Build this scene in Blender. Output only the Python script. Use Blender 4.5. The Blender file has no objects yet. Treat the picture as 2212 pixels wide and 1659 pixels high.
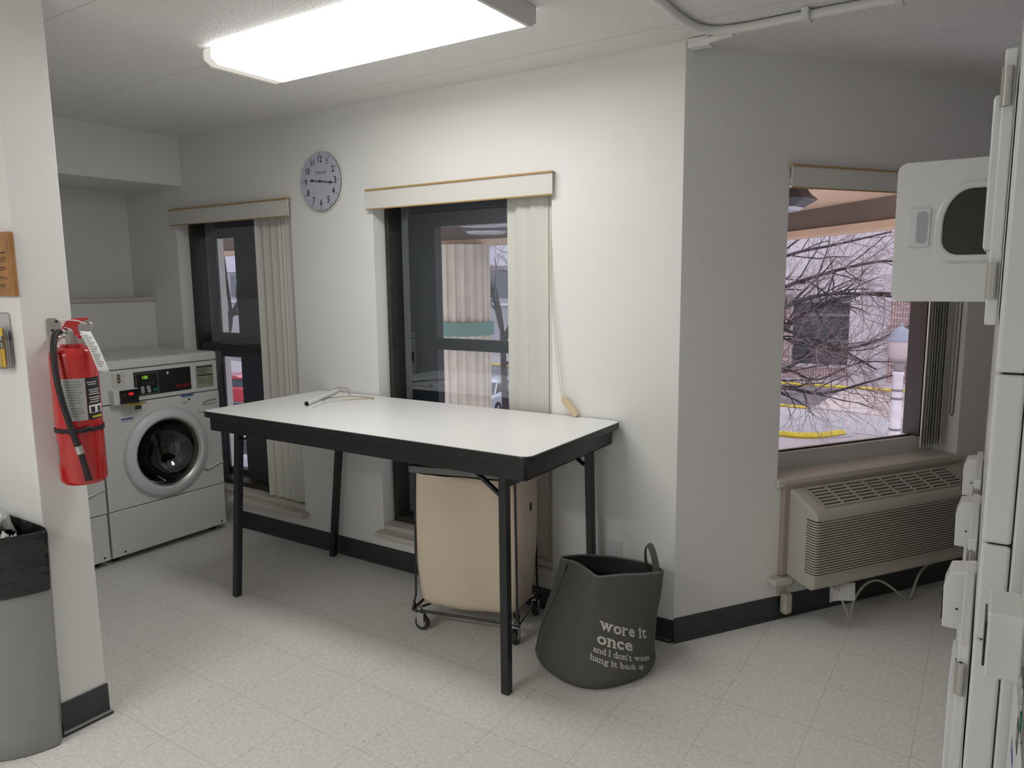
import bpy, bmesh, math, random
from mathutils import Vector, Matrix, noise
random.seed(7)
C = bpy.context.scene.collection
sc = bpy.context.scene
PI = math.pi
# ---------------------------------------------------------------- camera
F, YAW, PITCH, ROLL = 1590.0, -0.577668, 0.140603, -0.010194
CAM = Vector((1.05096, -2.85460, 1.54331))
cy, sy, cp, sp = math.cos(YAW), math.sin(YAW), math.cos(PITCH), math.sin(PITCH)
fw = Vector((sy*cp, cy*cp, -sp)); rt = Vector((cy, -sy, 0)); up = rt.cross(fw)
c_, s_ = math.cos(ROLL), math.sin(ROLL)
rt, up = c_*rt + s_*up, -s_*rt + c_*up
cd = bpy.data.cameras.new('camera'); cam = bpy.data.objects.new('camera', cd); C.objects.link(cam)
cam.matrix_world = Matrix(((rt.x, up.x, -fw.x, CAM.x), (rt.y, up.y, -fw.y, CAM.y), (rt.z, up.z, -fw.z, CAM.z), (0, 0, 0, 1)))
cd.sensor_fit = 'HORIZONTAL'; cd.sensor_width = 36; cd.lens = F/2212*36
cd.clip_start = .02; cd.clip_end = 300
sc.camera = cam
# ---------------------------------------------------------------- world, exposure
w = bpy.data.worlds.new('overcast_sky'); sc.world = w; w.use_nodes = True
bg = w.node_tree.nodes['Background']; bg.inputs[0].default_value = (.80, .765, .86, 1); bg.inputs[1].default_value = 2.2
sc.view_settings.view_transform = 'Standard'; sc.view_settings.look = 'None'
sc.view_settings.gamma = 1; sc.view_settings.use_curve_mapping = False
sc.view_settings.exposure = 0.0
LAMP = 11.6           # radiance of the ceiling fixture's lens
LAMP2 = 28.0          # radiance of the fixture behind the camera
# ---------------------------------------------------------------- materials
MATS = {}
def mat(name, col, rough=.5, metal=0, spec=.5, bump=None, var=None, emit=None, coat=0):
    if name in MATS: return MATS[name]
    m = bpy.data.materials.new(name); m.use_nodes = True; nt = m.node_tree; p = nt.nodes['Principled BSDF']
    p.inputs['Base Color'].default_value = (*col, 1); p.inputs['Roughness'].default_value = rough
    p.inputs['Metallic'].default_value = metal; p.inputs['Specular IOR Level'].default_value = spec
    if coat: p.inputs['Coat Weight'].default_value = coat; p.inputs['Coat Roughness'].default_value = .08
    if emit: p.inputs['Emission Color'].default_value = (*emit[0], 1); p.inputs['Emission Strength'].default_value = emit[1]
    tc = None
    if bump or var: tc = nt.nodes.new('ShaderNodeTexCoord')
    if var:   # (scale, amount)
        n = nt.nodes.new('ShaderNodeTexNoise'); n.inputs['Scale'].default_value = var[0]; n.inputs['Detail'].default_value = 4
        nt.links.new(tc.outputs['Object'], n.inputs['Vector'])
        r = nt.nodes.new('ShaderNodeValToRGB'); e = r.color_ramp.elements
        e[0].position = .3; e[1].position = .7
        e[0].color = (*[max(0, c*(1-var[1])) for c in col], 1); e[1].color = (*[min(1, c*(1+var[1])) for c in col], 1)
        nt.links.new(n.outputs['Fac'], r.inputs[0]); nt.links.new(r.outputs[0], p.inputs['Base Color'])
    if bump:  # (scale, strength, distance)
        n = nt.nodes.new('ShaderNodeTexNoise'); n.inputs['Scale'].default_value = bump[0]; n.inputs['Detail'].default_value = 3
        nt.links.new(tc.outputs['Object'], n.inputs['Vector'])
        b = nt.nodes.new('ShaderNodeBump'); b.inputs['Strength'].default_value = bump[1]; b.inputs['Distance'].default_value = bump[2]
        nt.links.new(n.outputs['Fac'], b.inputs['Height']); nt.links.new(b.outputs[0], p.inputs['Normal'])
    MATS[name] = m; return m
def math_node(nt, op, a, b=None, clamp=False):
    n = nt.nodes.new('ShaderNodeMath'); n.operation = op; n.use_clamp = clamp
    for i, v in enumerate((a, b)):
        if v is None: continue
        if isinstance(v, (int, float)): n.inputs[i].default_value = v
        else: nt.links.new(v, n.inputs[i])
    return n.outputs[0]
def glass(name, tint=(.93, .96, .96), base=.08, rough=0.0, refl=(1, 1, 1)):
    if name in MATS: return MATS[name]
    m = bpy.data.materials.new(name); m.use_nodes = True; nt = m.node_tree; nt.nodes.clear()
    o = nt.nodes.new('ShaderNodeOutputMaterial'); t = nt.nodes.new('ShaderNodeBsdfTransparent'); g = nt.nodes.new('ShaderNodeBsdfGlossy')
    t.inputs[0].default_value = (*tint, 1); g.inputs['Roughness'].default_value = rough; g.inputs[0].default_value = (*refl, 1)
    lw = nt.nodes.new('ShaderNodeLayerWeight'); lw.inputs[0].default_value = .5
    f5 = math_node(nt, 'POWER', lw.outputs['Facing'], 5); k = math_node(nt, 'ADD', math_node(nt, 'MULTIPLY', f5, 1-base), base, True)
    mx = nt.nodes.new('ShaderNodeMixShader'); nt.links.new(k, mx.inputs[0]); nt.links.new(t.outputs[0], mx.inputs[1]); nt.links.new(g.outputs[0], mx.inputs[2])
    nt.links.new(mx.outputs[0], o.inputs[0]); MATS[name] = m; return m
def emis(name, col, s):
    if name in MATS: return MATS[name]
    m = bpy.data.materials.new(name); m.use_nodes = True; nt = m.node_tree; nt.nodes.clear()
    o = nt.nodes.new('ShaderNodeOutputMaterial'); e = nt.nodes.new('ShaderNodeEmission')
    e.inputs[0].default_value = (*col, 1); e.inputs[1].default_value = s; nt.links.new(e.outputs[0], o.inputs[0]); MATS[name] = m; return m
def floor_mat():
    m = bpy.data.materials.new('vinyl_tile'); m.use_nodes = True; nt = m.node_tree; p = nt.nodes['Principled BSDF']
    tc = nt.nodes.new('ShaderNodeTexCoord'); sx = nt.nodes.new('ShaderNodeSeparateXYZ'); nt.links.new(tc.outputs['Object'], sx.inputs[0])
    def line(sock, off):
        a = math_node(nt, 'DIVIDE', math_node(nt, 'ADD', sock, off), .3085)
        fr = math_node(nt, 'FRACT', a); d = math_node(nt, 'ABSOLUTE', math_node(nt, 'SUBTRACT', fr, .5))
        return math_node(nt, 'GREATER_THAN', d, .4965), math_node(nt, 'FLOOR', a)
    lx, ix = line(sx.outputs[0], 12.34-.309); ly, iy = line(sx.outputs[1], 12.34+1.25)
    ln = math_node(nt, 'MAXIMUM', lx, ly)
    wn = nt.nodes.new('ShaderNodeTexWhiteNoise'); cb = nt.nodes.new('ShaderNodeCombineXYZ'); nt.links.new(ix, cb.inputs[0]); nt.links.new(iy, cb.inputs[1]); nt.links.new(cb.outputs[0], wn.inputs['Vector'])
    n1 = nt.nodes.new('ShaderNodeTexNoise'); n1.inputs['Scale'].default_value = 70; n1.inputs['Detail'].default_value = 6; nt.links.new(tc.outputs['Object'], n1.inputs['Vector'])
    mp = nt.nodes.new('ShaderNodeMapping'); mp.inputs['Scale'].default_value = (1.0, 1.9, 1); mp.inputs['Rotation'].default_value = (0, 0, .6); nt.links.new(tc.outputs['Object'], mp.inputs[0])
    n2 = nt.nodes.new('ShaderNodeTexNoise'); n2.inputs['Scale'].default_value = 46; n2.inputs['Detail'].default_value = 1; nt.links.new(mp.outputs[0], n2.inputs['Vector'])
    r = nt.nodes.new('ShaderNodeValToRGB'); e = r.color_ramp.elements; e[0].position = .36; e[0].color = (.72, .70, .665, 1); e[1].position = .66; e[1].color = (.84, .83, .80, 1)
    nt.links.new(n1.outputs['Fac'], r.inputs[0])
    sp_ = math_node(nt, 'GREATER_THAN', n2.outputs['Fac'], .725)
    def mix(f, a, b):
        x = nt.nodes.new('ShaderNodeMix'); x.data_type = 'RGBA'
        if isinstance(f, float): x.inputs[0].default_value = f
        else: nt.links.new(f, x.inputs[0])
        for s, v in ((6, a), (7, b)):
            if isinstance(v, tuple): x.inputs[s].default_value = v
            else: nt.links.new(v, x.inputs[s])
        return x.outputs[2]
    c1 = mix(math_node(nt, 'MULTIPLY', wn.outputs['Value'], .10), r.outputs[0], (.70, .68, .645, 1))
    c2 = mix(math_node(nt, 'MULTIPLY', sp_, .45), c1, (.22, .2, .18, 1))
    c3 = mix(math_node(nt, 'MULTIPLY', ln, .42), c2, (.2, .17, .15, 1))
    nt.links.new(c3, p.inputs['Base Color']); p.inputs['Roughness'].default_value = .42; p.inputs['Specular IOR Level'].default_value = .35
    n3 = nt.nodes.new('ShaderNodeTexNoise'); n3.inputs['Scale'].default_value = 9; nt.links.new(tc.outputs['Object'], n3.inputs['Vector'])
    b = nt.nodes.new('ShaderNodeBump'); b.inputs['Strength'].default_value = .25; b.inputs['Distance'].default_value = .004
    nt.links.new(math_node(nt, 'SUBTRACT', n3.outputs['Fac'], math_node(nt, 'MULTIPLY', ln, .3)), b.inputs['Height']); nt.links.new(b.outputs[0], p.inputs['Normal'])
    return m
def ceiling_mat():
    m = bpy.data.materials.new('popcorn_ceiling'); m.use_nodes = True; nt = m.node_tree; p = nt.nodes['Principled BSDF']
    tc = nt.nodes.new('ShaderNodeTexCoord'); sx = nt.nodes.new('ShaderNodeSeparateXYZ'); nt.links.new(tc.outputs['Object'], sx.inputs[0])
    v = nt.nodes.new('ShaderNodeTexNoise'); v.inputs['Scale'].default_value = 105; v.inputs['Detail'].default_value = 2; v.inputs['Roughness'].default_value = .6
    nt.links.new(tc.outputs['Object'], v.inputs['Vector'])
    a = math_node(nt, 'FRACT', math_node(nt, 'DIVIDE', math_node(nt, 'ADD', sx.outputs[1], 20*.64+.20+.32), .64))
    ln = math_node(nt, 'LESS_THAN', math_node(nt, 'ABSOLUTE', math_node(nt, 'SUBTRACT', a, .5)), .0042)
    b = nt.nodes.new('ShaderNodeBump'); b.inputs['Strength'].default_value = .75; b.inputs['Distance'].default_value = .006
    pk = math_node(nt, 'MULTIPLY', math_node(nt, 'SUBTRACT', v.outputs['Fac'], .42, True), 2.5, True)
    nt.links.new(math_node(nt, 'SUBTRACT', pk, math_node(nt, 'MULTIPLY', ln, .8)), b.inputs['Height']); nt.links.new(b.outputs[0], p.inputs['Normal'])
    x = nt.nodes.new('ShaderNodeMix'); x.data_type = 'RGBA'; nt.links.new(math_node(nt, 'MULTIPLY', ln, .35), x.inputs[0])
    x.inputs[6].default_value = (.90, .89, .875, 1); x.inputs[7].default_value = (.3, .29, .27, 1); nt.links.new(x.outputs[2], p.inputs['Base Color'])
    p.inputs['Roughness'].default_value = .55; return m
M_floor = floor_mat(); M_ceil = ceiling_mat()
M_wall = mat('white_wall_paint', (.835, .832, .815), .55, bump=(60, .12, .002), var=(1.6, .03), spec=.3)
M_base = mat('slate_vinyl_base', (.032, .038, .042), .4, var=(12, .15))
M_sill = mat('sill_paint', (.62, .59, .52), .45, bump=(25, .2, .003))
M_bronze = mat('bronze_frame', (.035, .031, .026), .4, var=(20, .3))
M_dark = mat('dark_frame', (.022, .026, .032), .45)
M_glass = glass('window_glass', (.88, .92, .94), base=.20, refl=(.86, .93, 1)); M_glass2 = glass('storm_glass', (.9, .93, .95), base=.06, refl=(.8, .9, 1)); M_clear = glass('clear_window_glass', (.97, .97, .98), base=.02)
M_vane = mat('vinyl_vane', (.66, .65, .60), .45); M_gold = mat('gold_edge_trim', (.42, .27, .10), .35); M_val = mat('valance_white', (.70, .69, .65), .4)
M_black = mat('black_laminate', (.012, .014, .017), .35, var=(30, .2)); M_blackmetal = mat('black_enamel', (.012, .015, .018), .32)
M_lam = mat('white_laminate', (.88, .88, .87), .33, var=(3, .015), spec=.5)
M_white = mat('white_enamel', (.72, .725, .72), .28, spec=.5, var=(2, .012)); M_white2 = mat('white_plastic', (.68, .70, .72), .35)
M_crease = mat('gap_shadow_black', (.01, .01, .01), .8)
M_steel = mat('brushed_steel', (.55, .54, .52), .32, 1); M_zinc = mat('zinc_plate', (.5, .5, .48), .45, .8); M_chrome = mat('chrome', (.8, .8, .8), .12, 1)
M_drum = mat('drum_steel', (.32, .31, .30), .3, .9, bump=(60, .2, .002))
M_dglass = glass('washer_door_glass', (.30, .31, .32), base=.10)
M_rubber = mat('black_rubber', (.015, .015, .016), .6); M_tire = mat('caster_tire', (.02, .02, .022), .55)
M_red = mat('red_enamel', (.52, .018, .018), .22, coat=.5); M_canvas = mat('beige_canvas', (.70, .60, .475), .85, bump=(220, .3, .001), var=(2.2, .06))
M_bag = mat('grey_bag_cloth', (.095, .092, .085), .85, bump=(300, .3, .001), var=(4, .08)); M_bagin = mat('dark_bag_lining', (.05, .05, .05), .8)
M_bagtext = mat('cream_print', (.60, .58, .53), .8); M_acc = mat('beige_plastic', (.50, .475, .405), .45); M_acd = mat('grille_shade_dark', (.03, .03, .027), .7)
M_lbl = mat('silver_label', (.42, .42, .42), .4); M_ink = mat('black_ink', (.02, .02, .02), .5); M_paper = mat('white_paper', (.75, .75, .74), .7)
M_can = mat('grey_can_plastic', (.27, .275, .27), .42, var=(3, .05)); M_linerm = mat('black_liner_film', (.012, .013, .015), .22, bump=(22, .6, .02))
M_oak = mat('oak_plaque', (.42, .20, .07), .45, var=(9, .25)); M_yel = mat('yellow_card', (.75, .5, .05), .55)

# ---------------------------------------------------------------- mesh helpers
class B:
    def __init__(s): s.v = []; s.f = []
    def add(s, vs, fs):
        o = len(s.v); s.v += [tuple(v) for v in vs]; s.f += [tuple(i+o for i in f) for f in fs]; return s
    def box(s, x0, x1, y0, y1, z0, z1, M=None):
        vs = [Vector(p) for p in ((x0,y0,z0),(x1,y0,z0),(x1,y1,z0),(x0,y1,z0),(x0,y0,z1),(x1,y0,z1),(x1,y1,z1),(x0,y1,z1))]
        if M: vs = [M @ v for v in vs]
        return s.add(vs, [(0,3,2,1),(4,5,6,7),(0,1,5,4),(1,2,6,5),(2,3,7,6),(3,0,4,7)])
    def prism(s, poly, f0, f1):   # poly: list of 2d; f0,f1 map (a,b)->3d for the two caps
        n = len(poly); vs = [f0(*p) for p in poly]+[f1(*p) for p in poly]
        return s.add(vs, [tuple(range(n))[::-1], tuple(range(n, 2*n))]+[(i, (i+1) % n, n+(i+1) % n, n+i) for i in range(n)])
    def loops(s, rings, caps=(True, True), closed=True):
        n = len(rings[0]); vs = [p for r in rings for p in r]; fs = []
        for k in range(len(rings)-1):
            for i in range(n if closed else n-1):
                j = (i+1) % n; fs.append((k*n+i, k*n+j, (k+1)*n+j, (k+1)*n+i))
        if caps[0]: fs.append(tuple(range(n))[::-1])
        if caps[1]: fs.append(tuple((len(rings)-1)*n+i for i in range(n)))
        return s.add(vs, fs)
    def tube(s, pts, r, n=8, caps=True, flat=None):
        pts = [Vector(p) for p in pts]; rings = []; prev = None
        for i, p in enumerate(pts):
            t = (pts[min(i+1, len(pts)-1)]-pts[max(i-1, 0)]).normalized()
            if prev is None:
                a = Vector((0, 0, 1)) if abs(t.z) < .9 else Vector((1, 0, 0)); u = t.cross(a).normalized()
            else: u = (prev - t*prev.dot(t)).normalized()
            prev = u; w_ = t.cross(u); rr = r[i] if isinstance(r, (list, tuple)) else r
            fx, fy = flat or (1, 1)
            rings.append([p+u*rr*fx*math.cos(2*PI*k/n)+w_*rr*fy*math.sin(2*PI*k/n) for k in range(n)])
        return s.loops(rings, (caps, caps))
    def cyl(s, p0, p1, r0, r1=None, n=24): return s.tube([p0, p1], [r0, r0 if r1 is None else r1], n)
    def lathe(s, prof, o=(0,0,0), ax='z', n=40, caps=(False, False)):   # prof: (r, h)
        o = Vector(o); rings = []
        for r, h in prof:
            ring = []
            for k in range(n):
                a = 2*PI*k/n; c, d = r*math.cos(a), r*math.sin(a)
                ring.append(o+Vector({'z': (c, d, h), 'y': (c, h, d), 'x': (h, c, d)}[ax]))
            rings.append(ring)
        return s.loops(rings, caps)
    def grid(s, fn, nu, nv):
        vs = [fn(i/nu, j/nv) for j in range(nv+1) for i in range(nu+1)]
        return s.add(vs, [(j*(nu+1)+i, j*(nu+1)+i+1, (j+1)*(nu+1)+i+1, (j+1)*(nu+1)+i) for j in range(nv) for i in range(nu)])
    def text(s, string, size, place, off=0.0, align='CENTER', xs=1.0, shear=0, dens=None):
        cu = bpy.data.curves.new('t', 'FONT'); cu.body = string; cu.size = size; cu.align_x = align; cu.align_y = 'CENTER'; cu.offset = off*size; cu.shear = shear
        cu.resolution_u = 3
        ob = bpy.data.objects.new('t', cu); me = bpy.data.meshes.new_from_object(ob)
        vs = [place(v.co.x*xs, v.co.y) for v in me.vertices]; fs = [tuple(p.vertices) for p in me.polygons]
        bpy.data.objects.remove(ob); bpy.data.curves.remove(cu); bpy.data.meshes.remove(me)
        return s.add(vs, fs)
    def build(s, name, m, parent=None, smooth=None, bevel=0, seg=2, solid=0, M=None, loc=None, fix=True):
        me = bpy.data.meshes.new(name); me.from_pydata([tuple(Vector(v)) for v in s.v], [], s.f)
        if fix:
            bm = bmesh.new(); bm.from_mesh(me)
            bmesh.ops.remove_doubles(bm, verts=bm.verts, dist=1e-6); bmesh.ops.recalc_face_normals(bm, faces=bm.faces); bm.to_mesh(me); bm.free()
        me.materials.append(m)
        if smooth is not None:
            for p in me.polygons: p.use_smooth = True
            me.set_sharp_from_angle(angle=math.radians(smooth))
        o = bpy.data.objects.new(name, me); C.objects.link(o)
        if parent: o.parent = parent
        if M: o.matrix_local = M
        if loc: o.location = loc
        if solid:
            md = o.modifiers.new('solid', 'SOLIDIFY'); md.thickness = solid; md.offset = 0
        if bevel:
            md = o.modifiers.new('bevel', 'BEVEL'); md.width = bevel; md.segments = seg; md.limit_method = 'ANGLE'; md.angle_limit = math.radians(40)
        return o
def tag(o, label=None, cat=None, group=None, kind=None):
    if label: o['label'] = label
    if cat: o['category'] = cat
    if group: o['group'] = group
    if kind: o['kind'] = kind
    return o
def thing(name, label, cat, loc=(0,0,0), rz=0, group=None):
    o = bpy.data.objects.new(name, None); C.objects.link(o); o.empty_display_size = .1; o.location = loc; o.rotation_euler = (0, 0, rz)
    return tag(o, label, cat, group)
def struct(name, loc=(0,0,0), rz=0):
    o = bpy.data.objects.new(name, None); C.objects.link(o); o.empty_display_size = .1; o.location = loc; o.rotation_euler = (0, 0, rz); o['kind'] = 'structure'; return o
def copy_tree(o, parent=None):
    c = o.copy(); C.objects.link(c)
    if parent: c.parent = parent
    for ch in list(o.children): copy_tree(ch, c)
    return c
def arc(cx, cy_, r, a0, a1, n): return [(cx+r*math.cos(a0+(a1-a0)*i/n), cy_+r*math.sin(a0+(a1-a0)*i/n)) for i in range(n+1)]
def rrect(x0, x1, y0, y1, r, n=5):
    if not isinstance(r, tuple): r = (r,)*4
    return arc(x1-r[0], y0+r[0], r[0], -PI/2, 0, n)+arc(x1-r[1], y1-r[1], r[1], 0, PI/2, n)+arc(x0+r[2], y1-r[2], r[2], PI/2, PI, n)+arc(x0+r[3], y0+r[3], r[3], PI, 1.5*PI, n)
def smooth_path(pts, k=6):
    P = [Vector(p) for p in pts]; P = [P[0]*2-P[1]]+P+[P[-1]*2-P[-2]]; out = []
    for i in range(1, len(P)-2):
        for j in range(k):
            t = j/k; a, b, c, d = P[i-1], P[i], P[i+1], P[i+2]
            out.append(.5*((2*b)+(c-a)*t+(2*a-5*b+4*c-d)*t*t+(3*b-a-3*c+d)*t**3))
    out.append(P[-2]); return out
TH = 0.973470
E_ = Vector((math.cos(TH), math.sin(TH), 0)); N_ = Vector((math.sin(TH), -math.cos(TH), 0))   # along / out of the angled wall
def holed(b, u0, u1, z0, z1, t0, t1, holes, f):   # wall slab split in cells round its openings; f(u, t, z)
    us = sorted({u0, u1, *[h[0] for h in holes], *[h[1] for h in holes]}); zs = sorted({z0, z1, *[h[2] for h in holes], *[h[3] for h in holes]})
    def solid(i, j):
        if i < 0 or j < 0 or i >= len(us)-1 or j >= len(zs)-1: return False
        a, c = (us[i]+us[i+1])/2, (zs[j]+zs[j+1])/2
        return not any(h[0] < a < h[1] and h[2] < c < h[3] for h in holes)
    for i in range(len(us)-1):
        for j in range(len(zs)-1):
            if not solid(i, j): continue
            a0, a1, c0, c1 = us[i], us[i+1], zs[j], zs[j+1]
            b.add([f(a0,t0,c0), f(a1,t0,c0), f(a1,t0,c1), f(a0,t0,c1)], [(0,1,2,3)])
            b.add([f(a0,t1,c0), f(a1,t1,c0), f(a1,t1,c1), f(a0,t1,c1)], [(3,2,1,0)])
            for di, dj, p, q in ((-1,0,(a0,c0),(a0,c1)), (1,0,(a1,c0),(a1,c1)), (0,-1,(a0,c0),(a1,c0)), (0,1,(a0,c1),(a1,c1))):
                if not solid(i+di, j+dj): b.add([f(p[0],t0,p[1]), f(q[0],t0,q[1]), f(q[0],t1,q[1]), f(p[0],t1,p[1])], [(0,1,2,3)])
# ---------------------------------------------------------------- the room
H = 2.44
poly = [(-4.1,-4.75),(1.98,-4.75),(1.98,3.05),(-.10,.18),(-4.1,.18)]
tag(B().prism(poly, lambda a, b: (a, b, -.12), lambda a, b: (a, b, 0)).build('floor', M_floor), kind='structure')
tag(B().prism(poly, lambda a, b: (a, b, H), lambda a, b: (a, b, H+.15)).build('ceiling', M_ceil), kind='structure')
W1 = (-3.36, -2.276, .20, 1.985); W2 = (-1.653, -.593, .20, 1.985); W3 = (.535, 1.685, .645, 1.99)
b = B(); holed(b, -4.1, 0, 0, H, 0, .34, [W1, W2], lambda u, t, z: (u, t, z)); tag(b.build('wall_back', M_wall), kind='structure')
fR = lambda u, t, z: tuple(E_*u - N_*t + Vector((0, 0, z)))
b = B(); holed(b, 0, 3.45, 0, H, 0, .26, [W3], fR); tag(b.build('wall_right', M_wall), kind='structure')
tag(B().box(-4.1,-3.905,-4.75,0,0,H).build('wall_left', M_wall), kind='structure')
tag(B().box(-3.905,-1.545,-1.735,-1.58,0,H).build('wall_partition', M_wall, bevel=.004), kind='structure')
tag(B().box(-3.9,1.85,-4.75,-4.6,0,H).build('wall_front', M_wall), kind='structure')
tag(B().box(1.85,1.98,-4.75,3.0,0,H).build('wall_far_right', M_wall), kind='structure')
# baseboards: cove base with a toe
def basebd(name, f, u0, u1, h=.105):
    b = B(); prof = [(0,0),(-.016,0),(-.014,.006),(-.006,.014),(-.004,h),(0,h)]
    b.prism(prof, lambda a, z: f(u0, a, z), lambda a, z: f(u1, a, z)); return tag(b.build(name, M_base), kind='structure')
basebd('baseboard_back', lambda u, a, z: (u, a, z), -2.9, -1.33)
b = B(); prof = [(0,0),(-.020,0),(-.018,.006),(-.009,.014),(-.007,.098),(0,.098)]
b.prism(prof, lambda a, z: (-1.33, a, z), lambda a, z: (0-a*-.53, a, z)); tag(b.build('baseboard_back_end', M_base), kind='structure')
b = B(); prof = [(0,0),(-.016,0),(-.014,.006),(-.006,.014),(-.004,.107),(0,.107)]
b.prism(prof, lambda a, z: fR(0+a*.53, a, z), lambda a, z: fR(3.2, a, z)); tag(b.build('baseboard_right', M_base), kind='structure')
b = B(); b.box(-3.9,-1.537,-1.743,-1.735,0,.115); b.box(-1.545,-1.537,-1.743,-1.577,0,.115); b.box(-1.537,-1.524,-1.748,-1.572,0,.010)
tag(b.build('baseboard_partition', M_base, bevel=.002), kind='structure')
tag(B().box(-1.5365,-1.526,-1.742,-1.577,.0105,.016).build('trim_4', M_zinc), kind='structure')
# soffit and low chase with its ledge behind the washers
tag(B().box(-3.905,-3.27,-1.58,0,2.145,H).build('trim_1', M_wall), kind='structure')
tag(B().box(-3.905,-3.665,-1.58,0,0,1.43).build('trim_2', M_wall), kind='structure')
tag(B().box(-3.905,-3.645,-1.58,-.002,1.43,1.455).build('trim_3', M_sill, bevel=.004), kind='structure')
# ---------------------------------------------------------------- windows
def ring(b, f, u0, u1, z0, z1, wd, t0, t1, wb=None):
    wb = wb or wd
    for a in ((u0,u0+wd,z0,z1), (u1-wd,u1,z0,z1), (u0+wd,u1-wd,z0,z0+wb), (u0+wd,u1-wd,z1-wd,z1)):
        vs = [f(x, t, z) for t in (t0, t1) for x, z in ((a[0],a[2]),(a[1],a[2]),(a[1],a[3]),(a[0],a[3]))]
        b.add(vs, [(3,2,1,0),(4,5,6,7),(0,1,5,4),(1,2,6,5),(2,3,7,6),(3,0,4,7)])
def fbox(b, f, u0, u1, t0, t1, z0, z1):
    vs = [f(x, t, z) for t in (t0, t1) for x, z in ((u0,z0),(u1,z0),(u1,z1),(u0,z1))]
    b.add(vs, [(3,2,1,0),(4,5,6,7),(0,1,5,4),(1,2,6,5),(2,3,7,6),(3,0,4,7)])
def pane(f, u0, u1, z0, z1, t, m, par, name='glass_pane'):
    return B().add([f(u0,t,z0), f(u1,t,z0), f(u1,t,z1), f(u0,t,z1)], [(0,1,2,3)]).build(name, m, par, fix=False)
fI = lambda u, t, z: (u, t, z)
for k, (u0, u1, z0, z1) in enumerate((W1, W2)):
    wn = struct('window_%d' % (k+1)); e = .001; a0, a1, c0, c1 = u0+e, u1-e, z0+.03, z1-e
    b = B(); ring(b, fI, a0, a1, c0, c1, .028, .085, .17, .03)
    if k == 0: fbox(b, fI, a0+.028, a1-.028, .10, .15, 1.105, 1.155)
    b.build('window_frame', M_bronze, wn)
    pane(fI, a0+.028, a1-.028, c0+.03, c1-.028, .135, M_glass, wn)
    sl, hd_ = (.045, .15) if k == 0 else (.205, .16)      # left stile and head of the storm frame
    b = B(); fbox(b, fI, a0, a0+sl, .245, .30 if k else .262, c0, c1); fbox(b, fI, a1-.05, a1, .245, .30, c0, c1); fbox(b, fI, a0+sl, a1-.05, .245, .30, c1-hd_, c1); fbox(b, fI, a0+sl, a1-.05, .245, .30, c0, c0+.05)
    if k == 1: fbox(b, fI, a0+sl, a1-.05, .25, .29, 1.175, 1.235)
    else: fbox(b, fI, a0+.235, a1-.05, .25, .29, c0+.05, c1-.15); fbox(b, fI, a0+sl, a0+.235, .25, .29, 1.05, 1.21)  # first window: opaque dark panel put in across its right part
    b.build('storm_frame', M_dark, wn)
    b = B(); fbox(b, fI, a0, a0+.004, .172, .245, c0, c1); fbox(b, fI, a1-.004, a1, .172, .245, c0, c1); fbox(b, fI, a0+.004, a1-.004, .172, .245, c1-.004, c1); b.build('frame_liner', M_dark, wn)
    pane(fI, a0+sl, a1-.05, c0+.05, c1-hd_, .265, M_glass2, wn, 'storm_pane')
    b = B(); 
    b.box(u0-.02 if k else -2.93, u1+.03, -.055, .0, z0-.03, z0+.0); b.box(u0+e, u1-e, 0, .33, z0+.0, z0+.029)
    b.build('window_sill', M_sill, wn, bevel=.006)
wn = struct('window_3')
a0, a1, c0, c1 = W3[0]+.001, W3[1]-.001, W3[2]+.001, W3[3]-.001
b = B(); ring(b, fR, a0, a1, c0, c1, .045, .13, .20, .085); b.build('window_frame', mat('white_sash', (.6, .6, .57), .4), wn)
b = B(); fbox(b, fR, 1.558, a1-.046, .12, .215, c0+.086, c1-.046); b.build('sash_stile', mat('brown_stile', (.045, .03, .022), .45), wn)
b = B(); fbox(b, fR, a0+.045, 1.553, .155, .165, c0+.085, c0+.091); b.build('pane_gasket', M_crease, wn)
pane(fR, a0+.045, 1.558, c0+.085, c1-.045, .16, M_clear, wn)
b = B(); fbox(b, fR, W3[0]+.002, W3[1]-.002, .0, .13, c0-.001, c0+.008); fbox(b, fR, W3[0]-.01, W3[1]+.03, -.022, .0, c0-.026, c0+.008); b.build('window_sill', M_sill, wn, bevel=.004)
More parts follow.
